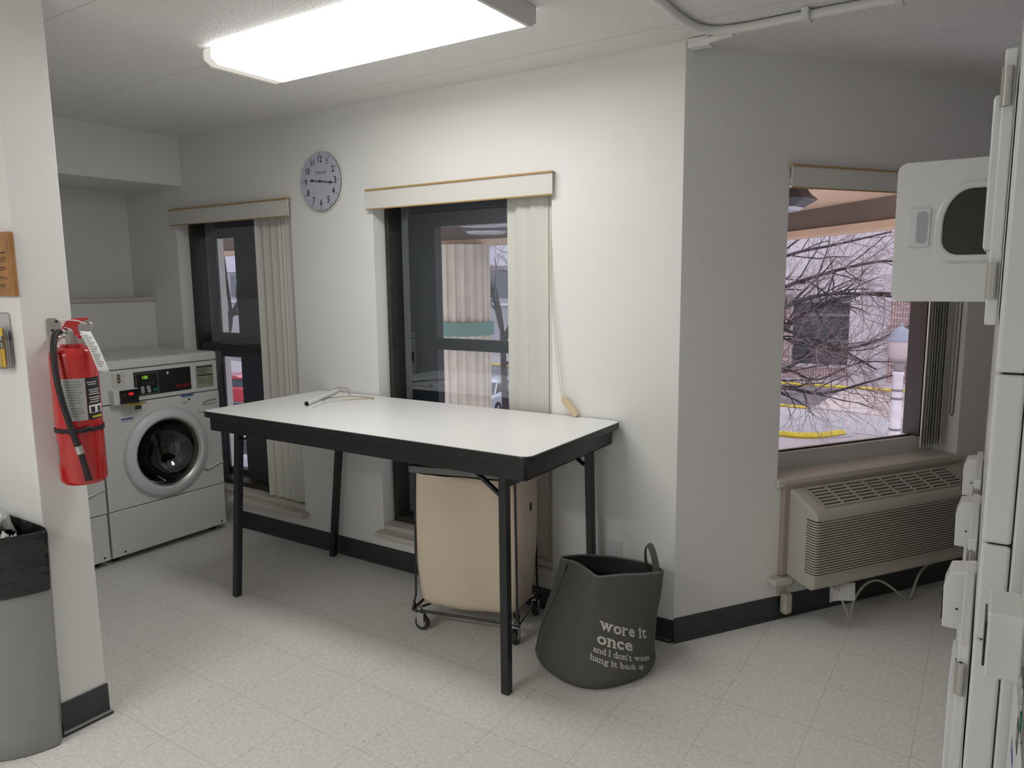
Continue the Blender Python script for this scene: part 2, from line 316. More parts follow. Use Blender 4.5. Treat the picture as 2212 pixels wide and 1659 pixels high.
# ---------------------------------------------------------------- vertical blinds
def vane(b, f, u, t, z0, z1, ang, wd=.089, bow=.008):
    ca, sa = math.cos(ang), math.sin(ang); n = 6
    def P(i, j, th): 
        x = (i/n-.5)*wd; y = bow*(1-(2*x/wd)**2)+th
        return f(u+x*ca-y*sa, t+x*sa+y*ca, z0+(z1-z0)*j)
    vs = []; 
    for th in (0, .0012):
        for j in (0, 1):
            for i in range(n+1): vs.append(P(i, j, th))
    m = n+1; fs = []
    for o in (0, 2*m):
        for i in range(n): fs.append((o+i, o+i+1, o+m+i+1, o+m+i))
    for i in range(n): fs += [(i, i+1, 2*m+i+1, 2*m+i), (m+i, m+i+1, 3*m+i+1, 3*m+i)]
    fs += [(0, m, 3*m, 2*m), (n, m+n, 3*m+n, 2*m+n)]
    b.add(vs, fs)
def blind(label, f, u0, u1, z0, z1, spots, vz0, vz1, t0=-.028):
    r = thing('vertical_blind', label, 'blind', (0,0,0), 0, 'vertical blinds at the windows')
    b = B(); fbox(b, f, u0, u1, t0, t0+.006, z0, z1); v = b.build('valance', M_val, r)
    b = B(); fbox(b, f, u0, u1, t0-.006, t0+.022, z1, z1+.008); fbox(b, f, u0, u1, t0-.002, t0+.002, z0-.004, z0+.002); b.build('gold_trim', M_gold, v)
    b = B(); fbox(b, f, u0+.03, u1-.02, .012, .052, z1-.045, z1-.015); hr = b.build('headrail', M_val, r)
    for (u, t, a) in spots:
        b = B(); vane(b, f, u, t, vz0, vz1, a); b.build('vane', M_vane, r, smooth=50)
    return r
sp1 = [(-2.585, .045, .50), (-2.515, .035, .12), (-2.445, .035, .10), (-2.385, .045, .35), (-2.345, .04, .30), (-2.318, .035, .15)]
blind('vertical blind of the narrow window behind the washer, vanes gathered at its right', fI, -3.385, -2.262, 1.908, 1.998, sp1, .235, 1.955)
sp2 = [(-.815, .05, .0), (-.765, .042, .08), (-.745, .032, .10), (-.70, .04, .08), (-.675, .03, .10), (-.638, .032, .02)]
b2 = blind('vertical blind of the window behind the folding table, vanes gathered at its right', fI, -1.672, -.575, 1.908, 1.998, sp2, .235, 1.955)
bt = B(); bt.tube(smooth_path([(-.600,.02,1.93),(-.592,-.012,1.55),(-.560,-.022,1.22),(-.528,-.026,1.02)], 5), .0012, 5); bt.tube(smooth_path([(-.597,.02,1.93),(-.588,-.012,1.55),(-.548,-.022,1.22),(-.517,-.026,1.02)], 5), .0012, 5)
bt.build('pull_cord', mat('cord_beige', (.55, .5, .36), .7), b2)
Mx = Matrix.Translation((-.489, -.027, .985)) @ Matrix.Rotation(math.radians(47), 4, 'Y')
B().prism(rrect(-.052, .052, -.017, .017, .016), lambda a, c: Mx @ Vector((a, -.005, c)), lambda a, c: Mx @ Vector((a, .005, c))).build('cord_weight', mat('beige_pull', (.68, .56, .36), .45), b2, bevel=.002)
sp3 = [(1.500+.019*i, .055, .60+.01*(i % 3)) for i in range(8)]
b3 = blind('vertical blind of the window over the air conditioner, vanes stacked at its right', fR, .523, 1.66, 1.913, 1.998, sp3, .70, 1.955)
bt = B(); bt.tube([fR(1.655,.02,1.95), fR(1.655,.03,.86), fR(1.668,.03,.845), fR(1.68,.03,.86), fR(1.68,.02,1.95)], .0022, 6); bt.build('bead_chain', mat('chain_brown', (.12, .08, .05), .5), b3)
# ---------------------------------------------------------------- ceiling fixture
def fixture(label, loc, m_lens, m_side, m_end):
    r = thing('ceiling_light', label, 'light', loc); L, Wd, D = 1.27, .37, .068
    b = B(); b.box(-L/2+.01, L/2-.01, -Wd/2+.03, Wd/2-.03, -.022, 0); b.build('housing', M_white, r, bevel=.002)
    z0 = -D
    b = B(); pr = [(-Wd/2,-.012),(-Wd/2,-.05),(-Wd/2+.03,z0),(Wd/2-.03,z0),(Wd/2,-.05),(Wd/2,-.012)]
    vs = [(x, y, z) for x in (-L/2+.055, L/2-.012) for y, z in pr]
    b.add(vs[2:4]+vs[8:10], [(0,1,3,2)]); b.build('diffuser', m_lens, r, fix=False)
    b = B(); 
    for i in (0, 1, 3, 4): b.add([vs[i], vs[i+1], vs[6+i+1], vs[6+i]], [(0,1,2,3)])
    b.build('diffuser_side', m_side, r, fix=False)
    b = B(); xs = [-L/2, -L/2+.055]; n = 6
    b.add([(xs[0]+.012, y, z) for y, z in pr]+[(xs[1], y, z) for y, z in pr], [tuple(range(6))]+[(i, i+1, 7+i, 6+i) for i in range(5)]); b.build('diffuser_end', m_end, r)
    b = B(); b.prism([(-Wd/2-.006,-.0),(-Wd/2-.006,-.052),(-Wd/2+.028,z0-.004),(Wd/2-.028,z0-.004),(Wd/2+.006,-.052),(Wd/2+.006,-.0)], lambda y, z: (L/2-.012, y, z), lambda y, z: (L/2+.002, y, z))
    tag(b.build('end_cap', mat('grey_end_cap', (.74, .73, .71), .45), r, bevel=.002))
    b = B(); b.tube([(-L/2+.008,-Wd/2-.001,-.02),(-L/2+.008,-Wd/2-.001,-.05),(-L/2+.008,-Wd/2+.03,z0),(-L/2+.008,Wd/2-.03,z0),(-L/2+.008,Wd/2+.001,-.05),(-L/2+.008,Wd/2+.001,-.02)], .0035, 5)
    b.build('end_rim', mat('lens_rim', (.7, .66, .55), .4), r)
    return r
fixture('long fluorescent ceiling light with glowing lens above the folding table', (-.925,-.82,H), emis('lens', (1, .985, .955), LAMP), emis('lens_side', (1, .98, .95), 2.2), emis('lens_end', (1, .96, .88), .72))
fixture('fluorescent ceiling light over the entry side of the laundry room', (-1.0,-4.05,H), emis('lens_b', (1, .985, .95), LAMP2), emis('lens_side_b', (1, .97, .93), LAMP2*.3), emis('lens_end_b', (1, .95, .86), .85))
# ---------------------------------------------------------------- conduit on the ceiling
r = thing('ceiling_conduit', 'white painted conduit bending across the ceiling at the wall corner', 'pipe')
cp_ = smooth_path([(.10,-4.5,2.422),(.095,-2.0,2.422),(.09,-.6,2.422),(.088,-.30,2.422),(.12,-.14,2.422),(.22,-.085,2.422),(.45,-.085,2.422),(.75,-.08,2.422),(1.8,-.07,2.422)], 8)
B().tube(cp_, .0155, 12).build('conduit_pipe', M_wall, r, smooth=60)
B().tube([(.16,-.055,2.431),(.45,-.058,2.431),(.72,-.052,2.431)], .005, 6).build('black_cable', M_rubber, r, smooth=60)
for x in (.455, .735):
    b = B(); b.box(x-.012, x+.012, -.125, -.045, 2.402, 2.44); b.build('pipe_strap', M_wall, r, bevel=.004)
b = B(); b.box(.015,.10,-.03,.02,2.404,2.438); b.cyl((.02,-.0,2.42),(.2,-.06,2.42),.012); b.build('corner_fitting', M_wall, r, bevel=.004)
# ---------------------------------------------------------------- clock
r = thing('wall_clock', 'round white wall clock showing quarter past nine between the two windows', 'clock', (-2.005,-.001,2.074))
R0 = .158
B().lathe([(R0-.004,0),(R0,-.003),(R0,-.010),(R0-.003,-.012),(R0-.006,-.010)], ax='y', n=64).build('rim', mat('clock_rim', (.72, .72, .68), .25), r, smooth=40)
B().lathe([(0.0001,-.018),(R0-.006,-.018)], ax='y', n=64).build('dial', mat('dial_white', (.55, .58, .65), .4), r)
pl = lambda ox, oz: (lambda a, c: (ox+a, -.0195, oz+c))
for h in range(1, 13):
    a = PI/2-h*PI/6; B().text(str(h), .047, pl(.112*math.cos(a), .113*math.sin(a)), .014, xs=.82).build('numeral', M_ink, r, fix=False)
b = B(); b.text('TAYLOR', .019, pl(.005, .044), .004, xs=1.15); b.build('maker_name', M_ink, r, fix=False)
b = B()
for k in range(60):
    a = k*PI/30; l = .012 if k % 5 == 0 else .003; wd = .0014 if k % 5 == 0 else .0006; Mr = Matrix.Rotation(a, 4, 'Y')
    b.box(-wd, wd, -.0198, -.0190, .146-l, .146, Mr)
b.build('minute_marks', M_ink, r)
def hand(name, ang, ln, wb, y):
    pts = [(-.0022,-.015),(.0022,-.015),(.0022,ln*.55),(wb,ln*.68),(.0012,ln*.82),(0,ln),(-.0012,ln*.82),(-wb,ln*.68),(-.0022,ln*.55)]
    Mr = Matrix.Rotation(ang, 4, 'Y'); B().prism(pts, lambda a, c: Mr @ Vector((a, y, c)), lambda a, c: Mr @ Vector((a, y-.001, c))).build(name, M_ink, r)
hand('hour_hand', math.radians(277), .088, .0085, -.022); hand('minute_hand', math.radians(97.5), .120, .006, -.0245)
B().cyl((0,-.018,0),(0,-.028,0),.006).build('hub', mat('hub_brown', (.06, .05, .04), .3), r)
B().add(*(lambda rings: ([p for q in rings for p in q], [(k*48+i, k*48+(i+1) % 48, (k+1)*48+(i+1) % 48, (k+1)*48+i) for k in range(len(rings)-1) for i in range(48)]))([[(q*math.cos(2*PI*i/48), -.044+.012*(q/R0)**2, q*math.sin(2*PI*i/48)) for i in range(48)] for q in (.0005, .05, .1, .13, R0-.010)])).build('lens', glass('clock_lens', (.97, .98, 1), base=.03), r, smooth=60, fix=False)
# ---------------------------------------------------------------- folding table
TZ = .94
r = thing('folding_table', 'long white topped folding table with black edge and legs against the window wall', 'table', (-1.165,-.3875,0))
tw, td = .92, .3795
B().prism(rrect(-tw+.004, tw-.004, -td+.004, td-.004, .035), lambda a, c: (a, c, TZ-.006), lambda a, c: (a, c, TZ)).build('tabletop', M_lam, r)
B().prism(rrect(-tw, tw, -td, td, .038), lambda a, c: (a, c, TZ-.030), lambda a, c: (a, c, TZ-.0015)).build('edge_band', M_black, r, bevel=.004)
b = B(); ax, ay = tw-.035, td-.022
b.box(-ax, ax, -ay, -ay+.02, TZ-.095, TZ-.028); b.box(-ax, ax, ay-.02, ay, TZ-.095, TZ-.028); b.box(-ax, -ax+.02, -ay+.02, ay-.02, TZ-.095, TZ-.028); b.box(ax-.02, ax, -ay+.02, ay-.02, TZ-.095, TZ-.028)
b.build('apron', M_black, r, bevel=.003)
lw = .0165
def leg(top, foot):
    b = B(); dx = Vector((lw,0,0)); dy = Vector((0,lw,0)); T, Fo = Vector(top), Vector(foot)
    b.loops([[Fo-dx-dy, Fo+dx-dy, Fo+dx+dy, Fo-dx+dy], [T-dx-dy, T+dx-dy, T+dx+dy, T-dx+dy]]); return b.build('leg', M_blackmetal, r, bevel=.003)
# coordinates relative to the table's root
def rel(x, y, z): return (x+1.165, y+.3875, z)
leg(rel(-1.903,-.690,TZ-.03), rel(-2.005,-.690,0)); leg(rel(-1.86,-.075,TZ-.03), rel(-2.0,-.055,0))
leg(rel(-.388,-.705,TZ-.03), rel(-.388,-.705,0)); leg(rel(-.370,-.075,TZ-.03), rel(-.345,-.075,0))
for y in (-.69, -.075):
    B().tube([rel(-1.905,y+.0,.80), rel(-1.72,y+.0,TZ-.08)], .012, 8, flat=(1,.6)).build('brace', M_blackmetal, r)
    B().tube([rel(-.39,y-.0,.745), rel(-.56,y+.0,TZ-.08)], .013, 8, flat=(1,.6)).build('brace', M_blackmetal, r)
B().box(*[v for p in zip(rel(-1.91,-.69,.83), rel(-1.89,-.075,.86)) for v in p]).build('crossbar', M_blackmetal, r)
B().box(*[v for p in zip(rel(-.40,-.70,.80), rel(-.375,-.075,.85)) for v in p]).build('crossbar', M_blackmetal, r)
# ---------------------------------------------------------------- hanger and paper tube on the table
hz = TZ+.0022
r = thing('wire_hanger', 'thin wire clothes hanger with paper covered bar lying on the table', 'hanger', (-1.75,-.25,hz))
def hr_(*pts): return [(x+1.75, y+.25, z-hz) for x, y, z in pts]
B().tube(hr_((-1.652,-.474,hz),(-1.665,-.452,hz+.002),(-1.72,-.335,hz+.002),(-1.705,-.22,hz+.002)), .0026, 6).build('white_wire', M_paper, r, smooth=60)
B().tube(smooth_path(hr_((-1.705,-.22,hz+.002),(-1.65,-.155,hz+.003),(-1.60,-.115,hz+.003),(-1.598,-.10,hz+.003),(-1.64,-.09,hz+.003),(-1.76,-.115,hz+.003),(-1.80,-.20,hz+.004)), 5), .0022, 6).build('gold_wire', mat('brassy_wire', (.42, .34, .16), .35, .7), r, smooth=60)
B().tube(smooth_path(hr_((-1.75,-.115,hz+.003),(-1.80,-.075,hz+.012),(-1.83,-.055,hz+.03),(-1.87,-.07,hz+.035),(-1.885,-.10,hz+.03)), 6), .0018, 6).build('hook', mat('brassy_wire', (.4, .3, .1), .3), r, smooth=60)
B().tube(smooth_path(hr_((-1.72,-.33,hz+.002),(-1.78,-.26,hz+.006),(-1.76,-.22,hz+.012),(-1.80,-.19,hz+.004),(-1.83,-.2,hz+.002),(-1.79,-.28,hz+.002)), 5), .0018, 6).build('tie_wire', mat('tie_wire_grey', (.2, .2, .2), .4), r, smooth=60)
r = thing('paper_tube', 'rolled white paper tube lying beside the wire hanger on the table', 'paper tube', (0,0,0))
p0, p1 = Vector((-1.735,-.425,TZ+.0125)), Vector((-1.925,-.045,TZ+.0125))
B().tube([p0, p0.lerp(p1,.5), p1], .012, 20, caps=False).build('roll', M_paper, r, smooth=60)
dr = (p1-p0).normalized(); B().cyl(p0+dr*.003, p0+dr*.006, .0115).build('core_shade_disc', M_crease, r)  # black disc paints the shade inside the hollow roll
# ---------------------------------------------------------------- laundry cart
r = thing('laundry_cart', 'tall beige canvas laundry cart on casters under the folding table', 'laundry cart', (-.822,-.285,0), math.radians(14))
hx, hy = .250, .155
def canv(a, t):
    z = .135+(.715-.135)*t; k = 1+.03*math.sin(PI*t); pull = .010*math.sin(3*a+1)*(1-t)+.004*math.sin(7*a+t*3)
    sgx, sgy = math.cos(a), math.sin(a); q = (abs(sgx)**6+abs(sgy)**6)**(-1/6)
    sag = (1-t)**3
    fold = .006*math.exp(-((sgx*q+.55)/.10)**2)*t if sgy < 0 else 0
    return Vector(((hx-.018*sag)*q*sgx*k+pull*.5*sgx, (hy-.018*sag)*q*sgy*k+pull*sgy+fold, z - .03*math.sin(a*2+.5)*(1-t)**4*0 - .018*(1-t)**5*(1-abs(sgx))*0))
rings = [[canv(2*PI*i/72, j/20) for i in range(72)] for j in range(21)]
b0 = [Vector((p.x*.93, p.y*.90, p.z-.022)) for p in rings[0]]; b1 = [Vector((p.x*.5, p.y*.5, p.z-.034)) for p in rings[0]]
B().loops([b1, b0]+rings, (True, False)).build('canvas_bag', M_canvas, r, smooth=50)
B().box(.1,.105+.125,-.06,-.045,.60,.6).build('seam', M_canvas, r) if False else None
B().prism(rrect(-hx-.006, hx+.006, -hy-.006, hy+.006, .02), lambda a, c: (a, c, .722), lambda a, c: (a, c, .752)).build('top_rim', mat('grey_rim_metal', (.16, .165, .16), .4, .5), r, bevel=.003)
b = B(); zb = .092
for q in ([(-hx,-hy,zb),(hx,-hy,zb),(hx,hy,zb),(-hx,hy,zb),(-hx,-hy,zb)],): b.tube(q, .0065, 8)
for sx in (-1, 1):
    b.tube([(sx*hx,-hy,zb),(sx*(hx-.012),-hy+.012,.16),(sx*(hx-.02),-hy+.02,.72)], .005, 8); b.tube([(sx*hx,hy,zb),(sx*(hx-.012),hy-.012,.16),(sx*(hx-.02),hy-.02,.72)], .005, 8)
    b.tube(smooth_path([(sx*hx,-hy+.01,.13),(sx*(hx-.02),-hy+.03,.095),(sx*(hx-.07),0,.09),(sx*(hx-.02),hy-.03,.095),(sx*hx,hy-.01,.13)], 5), .005, 6)
b.build('wire_frame', mat('dark_wire', (.05, .052, .055), .35, .8), r, smooth=60)
b = B(); b.box(hx+.004,hx+.012,-.02,.0,.555,.585); b.build('black_tag', M_ink, r)
b = B(); b.box(hx-.005,hx+.022,hy-.075,hy-.045,.675,.715); b.build('loose_tape', M_canvas, r)
for sx in (-1, 1):
    for sy_ in (-1, 1):
        cx, cyy = sx*(hx-.03), sy_*(hy-.01)
        b = B(); b.lathe([(.012,-.011),(.030,-.011),(.034,-.006),(.034,.006),(.030,.011),(.012,.011)], (cx+.012, cyy+.0, .034), 'y' if sy_ < 0 and sx < 0 else 'x', 24)
        c = b.build('caster', M_tire, r, smooth=40)
        b = B(); ax = 'y' if sy_ < 0 and sx < 0 else 'x'
        b.lathe([(.0005,-.0125),(.018,-.0125),(.018,.0125),(.0005,.0125)], (cx+.012, cyy, .034), ax, 20)
        if ax == 'y': b.box(cx-.008,cx+.024,cyy-.0165,cyy-.0135,.03,.082); b.box(cx-.008,cx+.024,cyy+.0135,cyy+.0165,.03,.082)
        else: b.box(cx-.0045,cx-.0015,cyy-.012,cyy+.012,.03,.082); b.box(cx+.0255,cx+.0285,cyy-.012,cyy+.012,.03,.082)
        b.box(cx-.018, cx+.026, cyy-.018, cyy+.018, .078, .084); b.cyl((cx,cyy,.084),(cx,cyy,.105),.013); b.build('fork', M_zinc, c)
# ---------------------------------------------------------------- grey laundry bag with print
bag = thing('laundry_bag', 'charcoal cloth laundry bag printed wore it once, slouching beside the cart', 'laundry bag', (-.215,-.32,0))
rim_c = [(.262,.05,.412),(.24,.12,.392),(.153,.175,.384),(.025,.185,.378),(-.063,.15,.382),(-.115,.085,.395),(-.145,-.02,.412),(-.05,-.075,.430),(.001,-.108,.434),(.045,-.130,.430),(.085,-.142,.424),(.13,-.105,.424),(.167,-.07,.424),(.22,-.01,.417)]
NR = 96
rim = smooth_path([Vector(p) for p in rim_c]+[Vector(rim_c[0])], 16); 
def ring_at(a):   # a in 0..1 around, start at +x side counterclockwise
    i = (a % 1)*(len(rim)-1); k = int(i); return rim[k].lerp(rim[min(k+1, len(rim)-1)], i-k)
_ang = [math.atan2(ring_at(i/400).y+.0, ring_at(i/400).x-.04) for i in range(401)]
def base_at(a, t):
    p = ring_at(a); th = math.atan2(p.y+.01, p.x-.045)
    k = 1.0
    return Vector((.245*math.cos(th)*k-.005, .228*math.sin(th)*k, 0))
def bagS(a, t, off=0):
    p = ring_at(a); q = base_at(a, t)
    s = t**1.25; v = q.lerp(p, s); z = .006+t*p.z
    if t < .08: k = .93+.07*math.sin(t/.08*PI/2); v.x *= k; v.y *= k
    wr = .018*noise.noise(Vector((v.x*6, v.y*6, z*5)))*(1-abs(2*t-1))+.026*noise.noise(Vector((v.x*4+5, v.y*4, z*9)))*max(0, 1-t*2.2)
    c = Vector((v.x-.03, v.y, 0)).normalized(); v = v + c*(wr+off); v.z = z; return v
rings = [[bagS(i/NR, j/30) for i in range(NR)] for j in range(31)]
inner = [[bagS(i/NR, 1-j/12*.85, -.006) for i in range(NR)] for j in range(13)]
B().loops(rings, (True, False)).build('cloth_body', M_bag, bag, smooth=60)
B().loops(inner, (False, True)).build('lining', M_bagin, bag, smooth=60)
top = [bagS(i/NR, 1, -.003) for i in range(NR+1)]
B().tube(top, .0045, 8, caps=False).build('hem', mat('hem_grey', (.17, .168, .155), .85), bag, smooth=70)
B().tube(smooth_path([(.163,.15,.375),(.160,.135,.43),(.166,.125,.478),(.185,.115,.492),(.205,.10,.472),(.222,.09,.425),(.228,.08,.39)], 6), .013, 8, flat=(1,.14)).build('handle', M_bag, bag, smooth=60)
B().tube([bagS(.475+.018*math.sin(t*.13), 1-t/20*.97, .0015) for t in range(21)], .0022, 5).build('side_seam', mat('seam_dark', (.05, .048, .045), .9), bag)
_tab = sorted((math.atan2(ring_at(i/800).y+.01, ring_at(i/800).x-.045), i/800) for i in range(800))
def a_of(th):
    import bisect
    k = bisect.bisect(_tab, (th, 0)); k = min(max(k, 1), len(_tab)-1); (t0, a0_), (t1, a1_) = _tab[k-1], _tab[k]
    if abs(a1_-a0_) > .5: return a0_
    return a0_+(a1_-a0_)*(th-t0)/max(t1-t0, 1e-9)
T0 = math.radians(-47.5)
SER = {'w': [(.08,.94),(.5,.94),(.92,.94)], 'r': [(.22,.03),(.12,.95)], 'i': [(.5,.02),(.3,.70)], 't': [(.62,.03)], 'n': [(.14,.03),(.86,.03),(.05,.95)], 'a': [(.9,.04)], 'd': [(.9,.03),(.75,.97)], 'I': [(.5,.03),(.5,.97)], 'h': [(.14,.02),(.86,.02),(.05,.97)], 'b': [(.05,.97)], 'k': [(.14,.03),(.88,.03),(.05,.97)], 'u': [(.05,.95),(.8,.95),(.95,.04)], 'p': [(.05,.95),(.14,.03)], 'g': [(.9,.93)], 'c': [(.85,.72)]}
def serif_line(b, s, size, u0, v0, ulen, off, drop):
    import bpy as _b
    glyphs = []; x = 0
    for ch in s:
        if ch == ' ': x += size*.30; continue
        cu = bpy.data.curves.new('t', 'FONT'); cu.body = ch; cu.size = size; cu.offset = off*size; cu.resolution_u = 4
        ob = bpy.data.objects.new('t', cu); me = bpy.data.meshes.new_from_object(ob)
        vs = [(v.co.x, v.co.y) for v in me.vertices]; fs = [tuple(p.vertices) for p in me.polygons]
        bpy.data.objects.remove(ob); bpy.data.curves.remove(cu); bpy.data.meshes.remove(me)
        x0, x1 = min(v[0] for v in vs), max(v[0] for v in vs); y0, y1 = min(v[1] for v in vs), max(v[1] for v in vs)
        vs = [(v[0]-x0+x, v[1]) for v in vs]; glyphs.append((vs, fs, 0))
        for k, (fx, fy) in enumerate(SER.get(ch, [])):
            cx, cyy = x+fx*(x1-x0), y0+fy*(y1-y0); n = 14; sw = .15 if ch in 'wiI' else .13
            el = [(cx+size*sw*math.cos(2*PI*i/n), cyy+size*.05*math.sin(2*PI*i/n)) for i in range(n)]
            glyphs.append((el, [tuple(range(n))], .0004+k*.0002))
        x += (x1-x0)+size*.07
    sc_ = ulen/x
    for vs, fs, o in glyphs:
        b.add([bagS(a_of(T0+(u0+vx*sc_)/.235), (v0+vy*1.05-drop*(u0+vx*sc_))/.42, .0028+o) for vx, vy in vs], fs)
_c = bagS(.478, .93, .002); _n = Vector((_c.x-.03, _c.y, 0)).normalized(); B().cyl(_c-_n*.001, _c+_n*.0015, .011, n=16).build('eyelet', M_bagin, bag)
b = B()
serif_line(b, 'wore it', .058, -.062, .216, .250, .028, .28)
serif_line(b, 'once', .058, -.071, .161, .172, .028, .28)
serif_line(b, "and I don't wanna", .030, -.083, .124, .290, .018, .28)
serif_line(b, 'hang it back up', .030, -.092, .090, .255, .018, .28)
b.build('printed_slogan', M_bagtext, bag, fix=False)
# ---------------------------------------------------------------- washing machine (front faces local -Y)
def disc_plate(b, x0, x1, z0, z1, cx, cz, rad, y, n=64):
    out = []
    for i in range(n):
        a = 2*PI*i/n; c, s = math.cos(a), math.sin(a); ts = []
        if c > 1e-6: ts.append((x1-cx)/c)
        if c < -1e-6: ts.append((x0-cx)/c)
        if s > 1e-6: ts.append((z1-cz)/s)
        if s < -1e-6: ts.append((z0-cz)/s)
        t = min(ts); out.append((cx+c*t, y, cz+s*t))
    inn = [(cx+rad*math.cos(2*PI*i/n), y, cz+rad*math.sin(2*PI*i/n)) for i in range(n)]
    for px, pz in ((x0,z0),(x1,z0),(x1,z1),(x0,z1)):   # snap nearest sample to the corner
        k = min(range(n), key=lambda i: (out[i][0]-px)**2+(out[i][2]-pz)**2); out[k] = (px, y, pz)
    b.add(out+inn, [(i, (i+1) % n, n+(i+1) % n, n+i) for i in range(n)])
def washer(label, loc, rz, number, group='front load washers', detail=True):
    r = thing('washing_machine', label, 'washing machine', loc, rz, group); hw = .362; D = .70
    P = lambda x: x-.365      # left edge of the face at 0
    b = B(); b.box(-hw, hw, .022, D, .025, 1.078); b.build('cabinet', M_white, r, bevel=.006) if False else None
    # cabinet: shell with a round mouth
    b = B(); b.box(-hw,-hw+.012,.022,D,.03,1.078); b.box(hw-.012,hw,.022,D,.03,1.078); b.box(-hw+.012,hw-.012,D-.012,D,.03,1.078); b.box(-hw+.012,hw-.012,.022,D-.012,.03,.045); b.box(-hw+.012,hw-.012,.022,D-.012,1.062,1.078)
    b.build('cabinet', M_white, r)
    b = B(); b.prism([(.0,1.080),(.0,1.118),(.014,1.130),(D-.01,1.130),(D,1.12),(D,1.080)], lambda y, z: (-hw, y, z), lambda y, z: (hw, y, z)); b.build('lid_top', M_white, r, bevel=.005)
    cx, cz = P(.362), .575
    b = B(); b.box(-hw+.004,hw-.004,.018,.03,.04,1.079); 
    b = B(); disc_plate(b, -hw, hw, .302, .888, cx, cz, .228, 0.0); o = b.build('front_panel', M_white, r, solid=.0)
    b = B(); n = 64; b.loops([[(cx+.228*math.cos(2*PI*i/n), y, cz+.228*math.sin(2*PI*i/n)) for i in range(n)] for y in (0, .05)], (False, False))
    for x in (-hw, hw): b.add([(x,0,.302),(x,.022,.302),(x,.022,.888),(x,0,.888)], [(0,1,2,3)])
    for z in (.302, .888): b.add([(-hw,0,z),(hw,0,z),(hw,.022,z),(-hw,.022,z)], [(0,1,2,3)])
    b.build('panel_flange', M_white, o)
    B().box(-hw, hw, 0, .022, .893, 1.074).build('control_console', M_white, r, bevel=.004)
    k_ = B().box(-hw, hw, 0, .022, .036, .296).build('kick_panel', M_white, r, bevel=.006)
    for x in (-hw+.07, hw-.035): B().cyl((x,-.001,.058),(x,.004,.058),.006).build('screw', M_ink, k_)
    B().box(-hw+.003, hw-.003, .03, .05, .0, 1.08).build('shadow_gap_liner', M_crease, r) if False else None
    for x in (-hw+.05, hw-.05):
        for y in (.08, D-.08): B().cyl((x, y, 0), (x, y, .035), .02).build('levelling_foot', M_rubber, r)
    # drum
    b = B(); b.lathe([(.222,.03),(.245,.05),(.245,.42),(.0005,.43)], (cx, 0, cz), 'y', 48)
    for k in range(3):
        a = k*2*PI/3+.5; b.box(-.018,.018,.08,.40,.19,.235, Matrix.Translation((cx,0,cz)) @ Matrix.Rotation(a, 4, 'Y'))
    b.build('drum', M_drum, r, smooth=40)
    # door
    b = B(); b.lathe([(.205,.0),(.196,-.020),(.198,-.036),(.210,-.043),(.232,-.040),(.252,-.026),(.258,-.006),(.258,0)], (cx, 0, cz), 'y', 72); d = b.build('door', M_white2, r, smooth=35)
    b = B(); b.lathe([(.199,-.030),(.192,-.026),(.175,.0),(.15,.05),(.09,.09),(.0005,.10)], (cx, 0, cz), 'y', 56); b.build('door_glass', M_dglass, d, smooth=60)
    b = B(); b.lathe([(.190,-.028),(.200,-.038),(.203,-.032)], (cx, 0, cz), 'y', 56); b.build('door_gasket', M_steel, d, smooth=60)
    b = B(); b.tube(smooth_path([(cx+.215,-.012,cz-.135),(cx+.255,-.010,cz-.158),(hw-.03,-.004,cz-.142),(hw-.002,-.002,cz-.14)], 5), .007, 6); b.build('door_pull', M_white, d, smooth=60)
    # console details
    pn = B().box(P(.200),P(.547),-.003,0,.918,1.054).build('display_panel', mat('panel_black', (.012, .014, .015), .25), r, bevel=.001)
    b = B(); x0, x1, z0, z1 = P(.210), P(.341), .925, 1.045
    for q in ((x0,x1,z0,z0+.0015),(x0,x1,z1-.0015,z1),(x0,x0+.0015,z0,z1),(x1-.0015,x1,z0,z1)): b.box(q[0],q[1],-.0042,-.003,q[2],q[3])
    b.build('keypad_outline', mat('pale_line', (.4, .42, .42), .4), pn)
    B().box(P(.237),P(.302),-.0042,-.003,1.004,1.034).build('time_window', mat('display_olive', (.02, .025, .008), .2), pn)
    tx = lambda ox, oz, y=-.0046: (lambda a, c: (ox+a, y, oz+c))
    b = B(); b.text('100', .026, tx(P(.262), 1.019), .01, xs=.9); detail and b.build('time_digits', emis('digit_green', (.35, .8, .06), .9), pn, fix=False)
    b = B()
    for x, z in ((.246,.961),(.281,.961),(.247,.942),(.284,.942)): b.lathe([(.0005,-.0055),(.010,-.0055),(.012,-.003)], (P(x),0,z), 'y', 16)
    b.build('round_button', mat('button_grey', (.4, .4, .4), .4), pn)
    B().box(P(.308),P(.334),-.0055,-.003,.936,.954).build('start_button', mat('button_green', (.01, .16, .08), .4), pn)
    b = B()
    for x in (.25,.272,.292,.312): b.box(P(x)-.005,P(x)+.005,-.0042,-.003,.981,.983); b.box(P(x)-.003,P(x)+.003,-.0042,-.003,.986,.991)
    b.build('indicator_marks', mat('mark_grey', (.15, .15, .16), .5), pn)
    b = B(); b.lathe([(.0005,-.007),(.006,-.007),(.009,-.005),(.010,-.003)], (P(.404),0,1.030), 'y', 20); b.build('key_lock', M_chrome, pn, smooth=40)
    b = B(); b.text('Speed Queen', .0175, tx(P(.492), .950), .012, shear=.2, xs=.95); b.build('maker_script', mat('red_print', (.6, .02, .015), .4), pn, fix=False)
    b = B(); b.box(P(.455),P(.535),-.0042,-.003,.9375,.939); b.box(P(.462),P(.528),-.0042,-.003,.930,.931); b.build('print_rule', mat('mark_red', (.2, .02, .02), .5), pn)
    st = B().box(P(.583),P(.698),-.0015,0,.918,1.052).build('instruction_sticker', mat('sticker_khaki', (.36, .36, .27), .5), r)
    b = B()
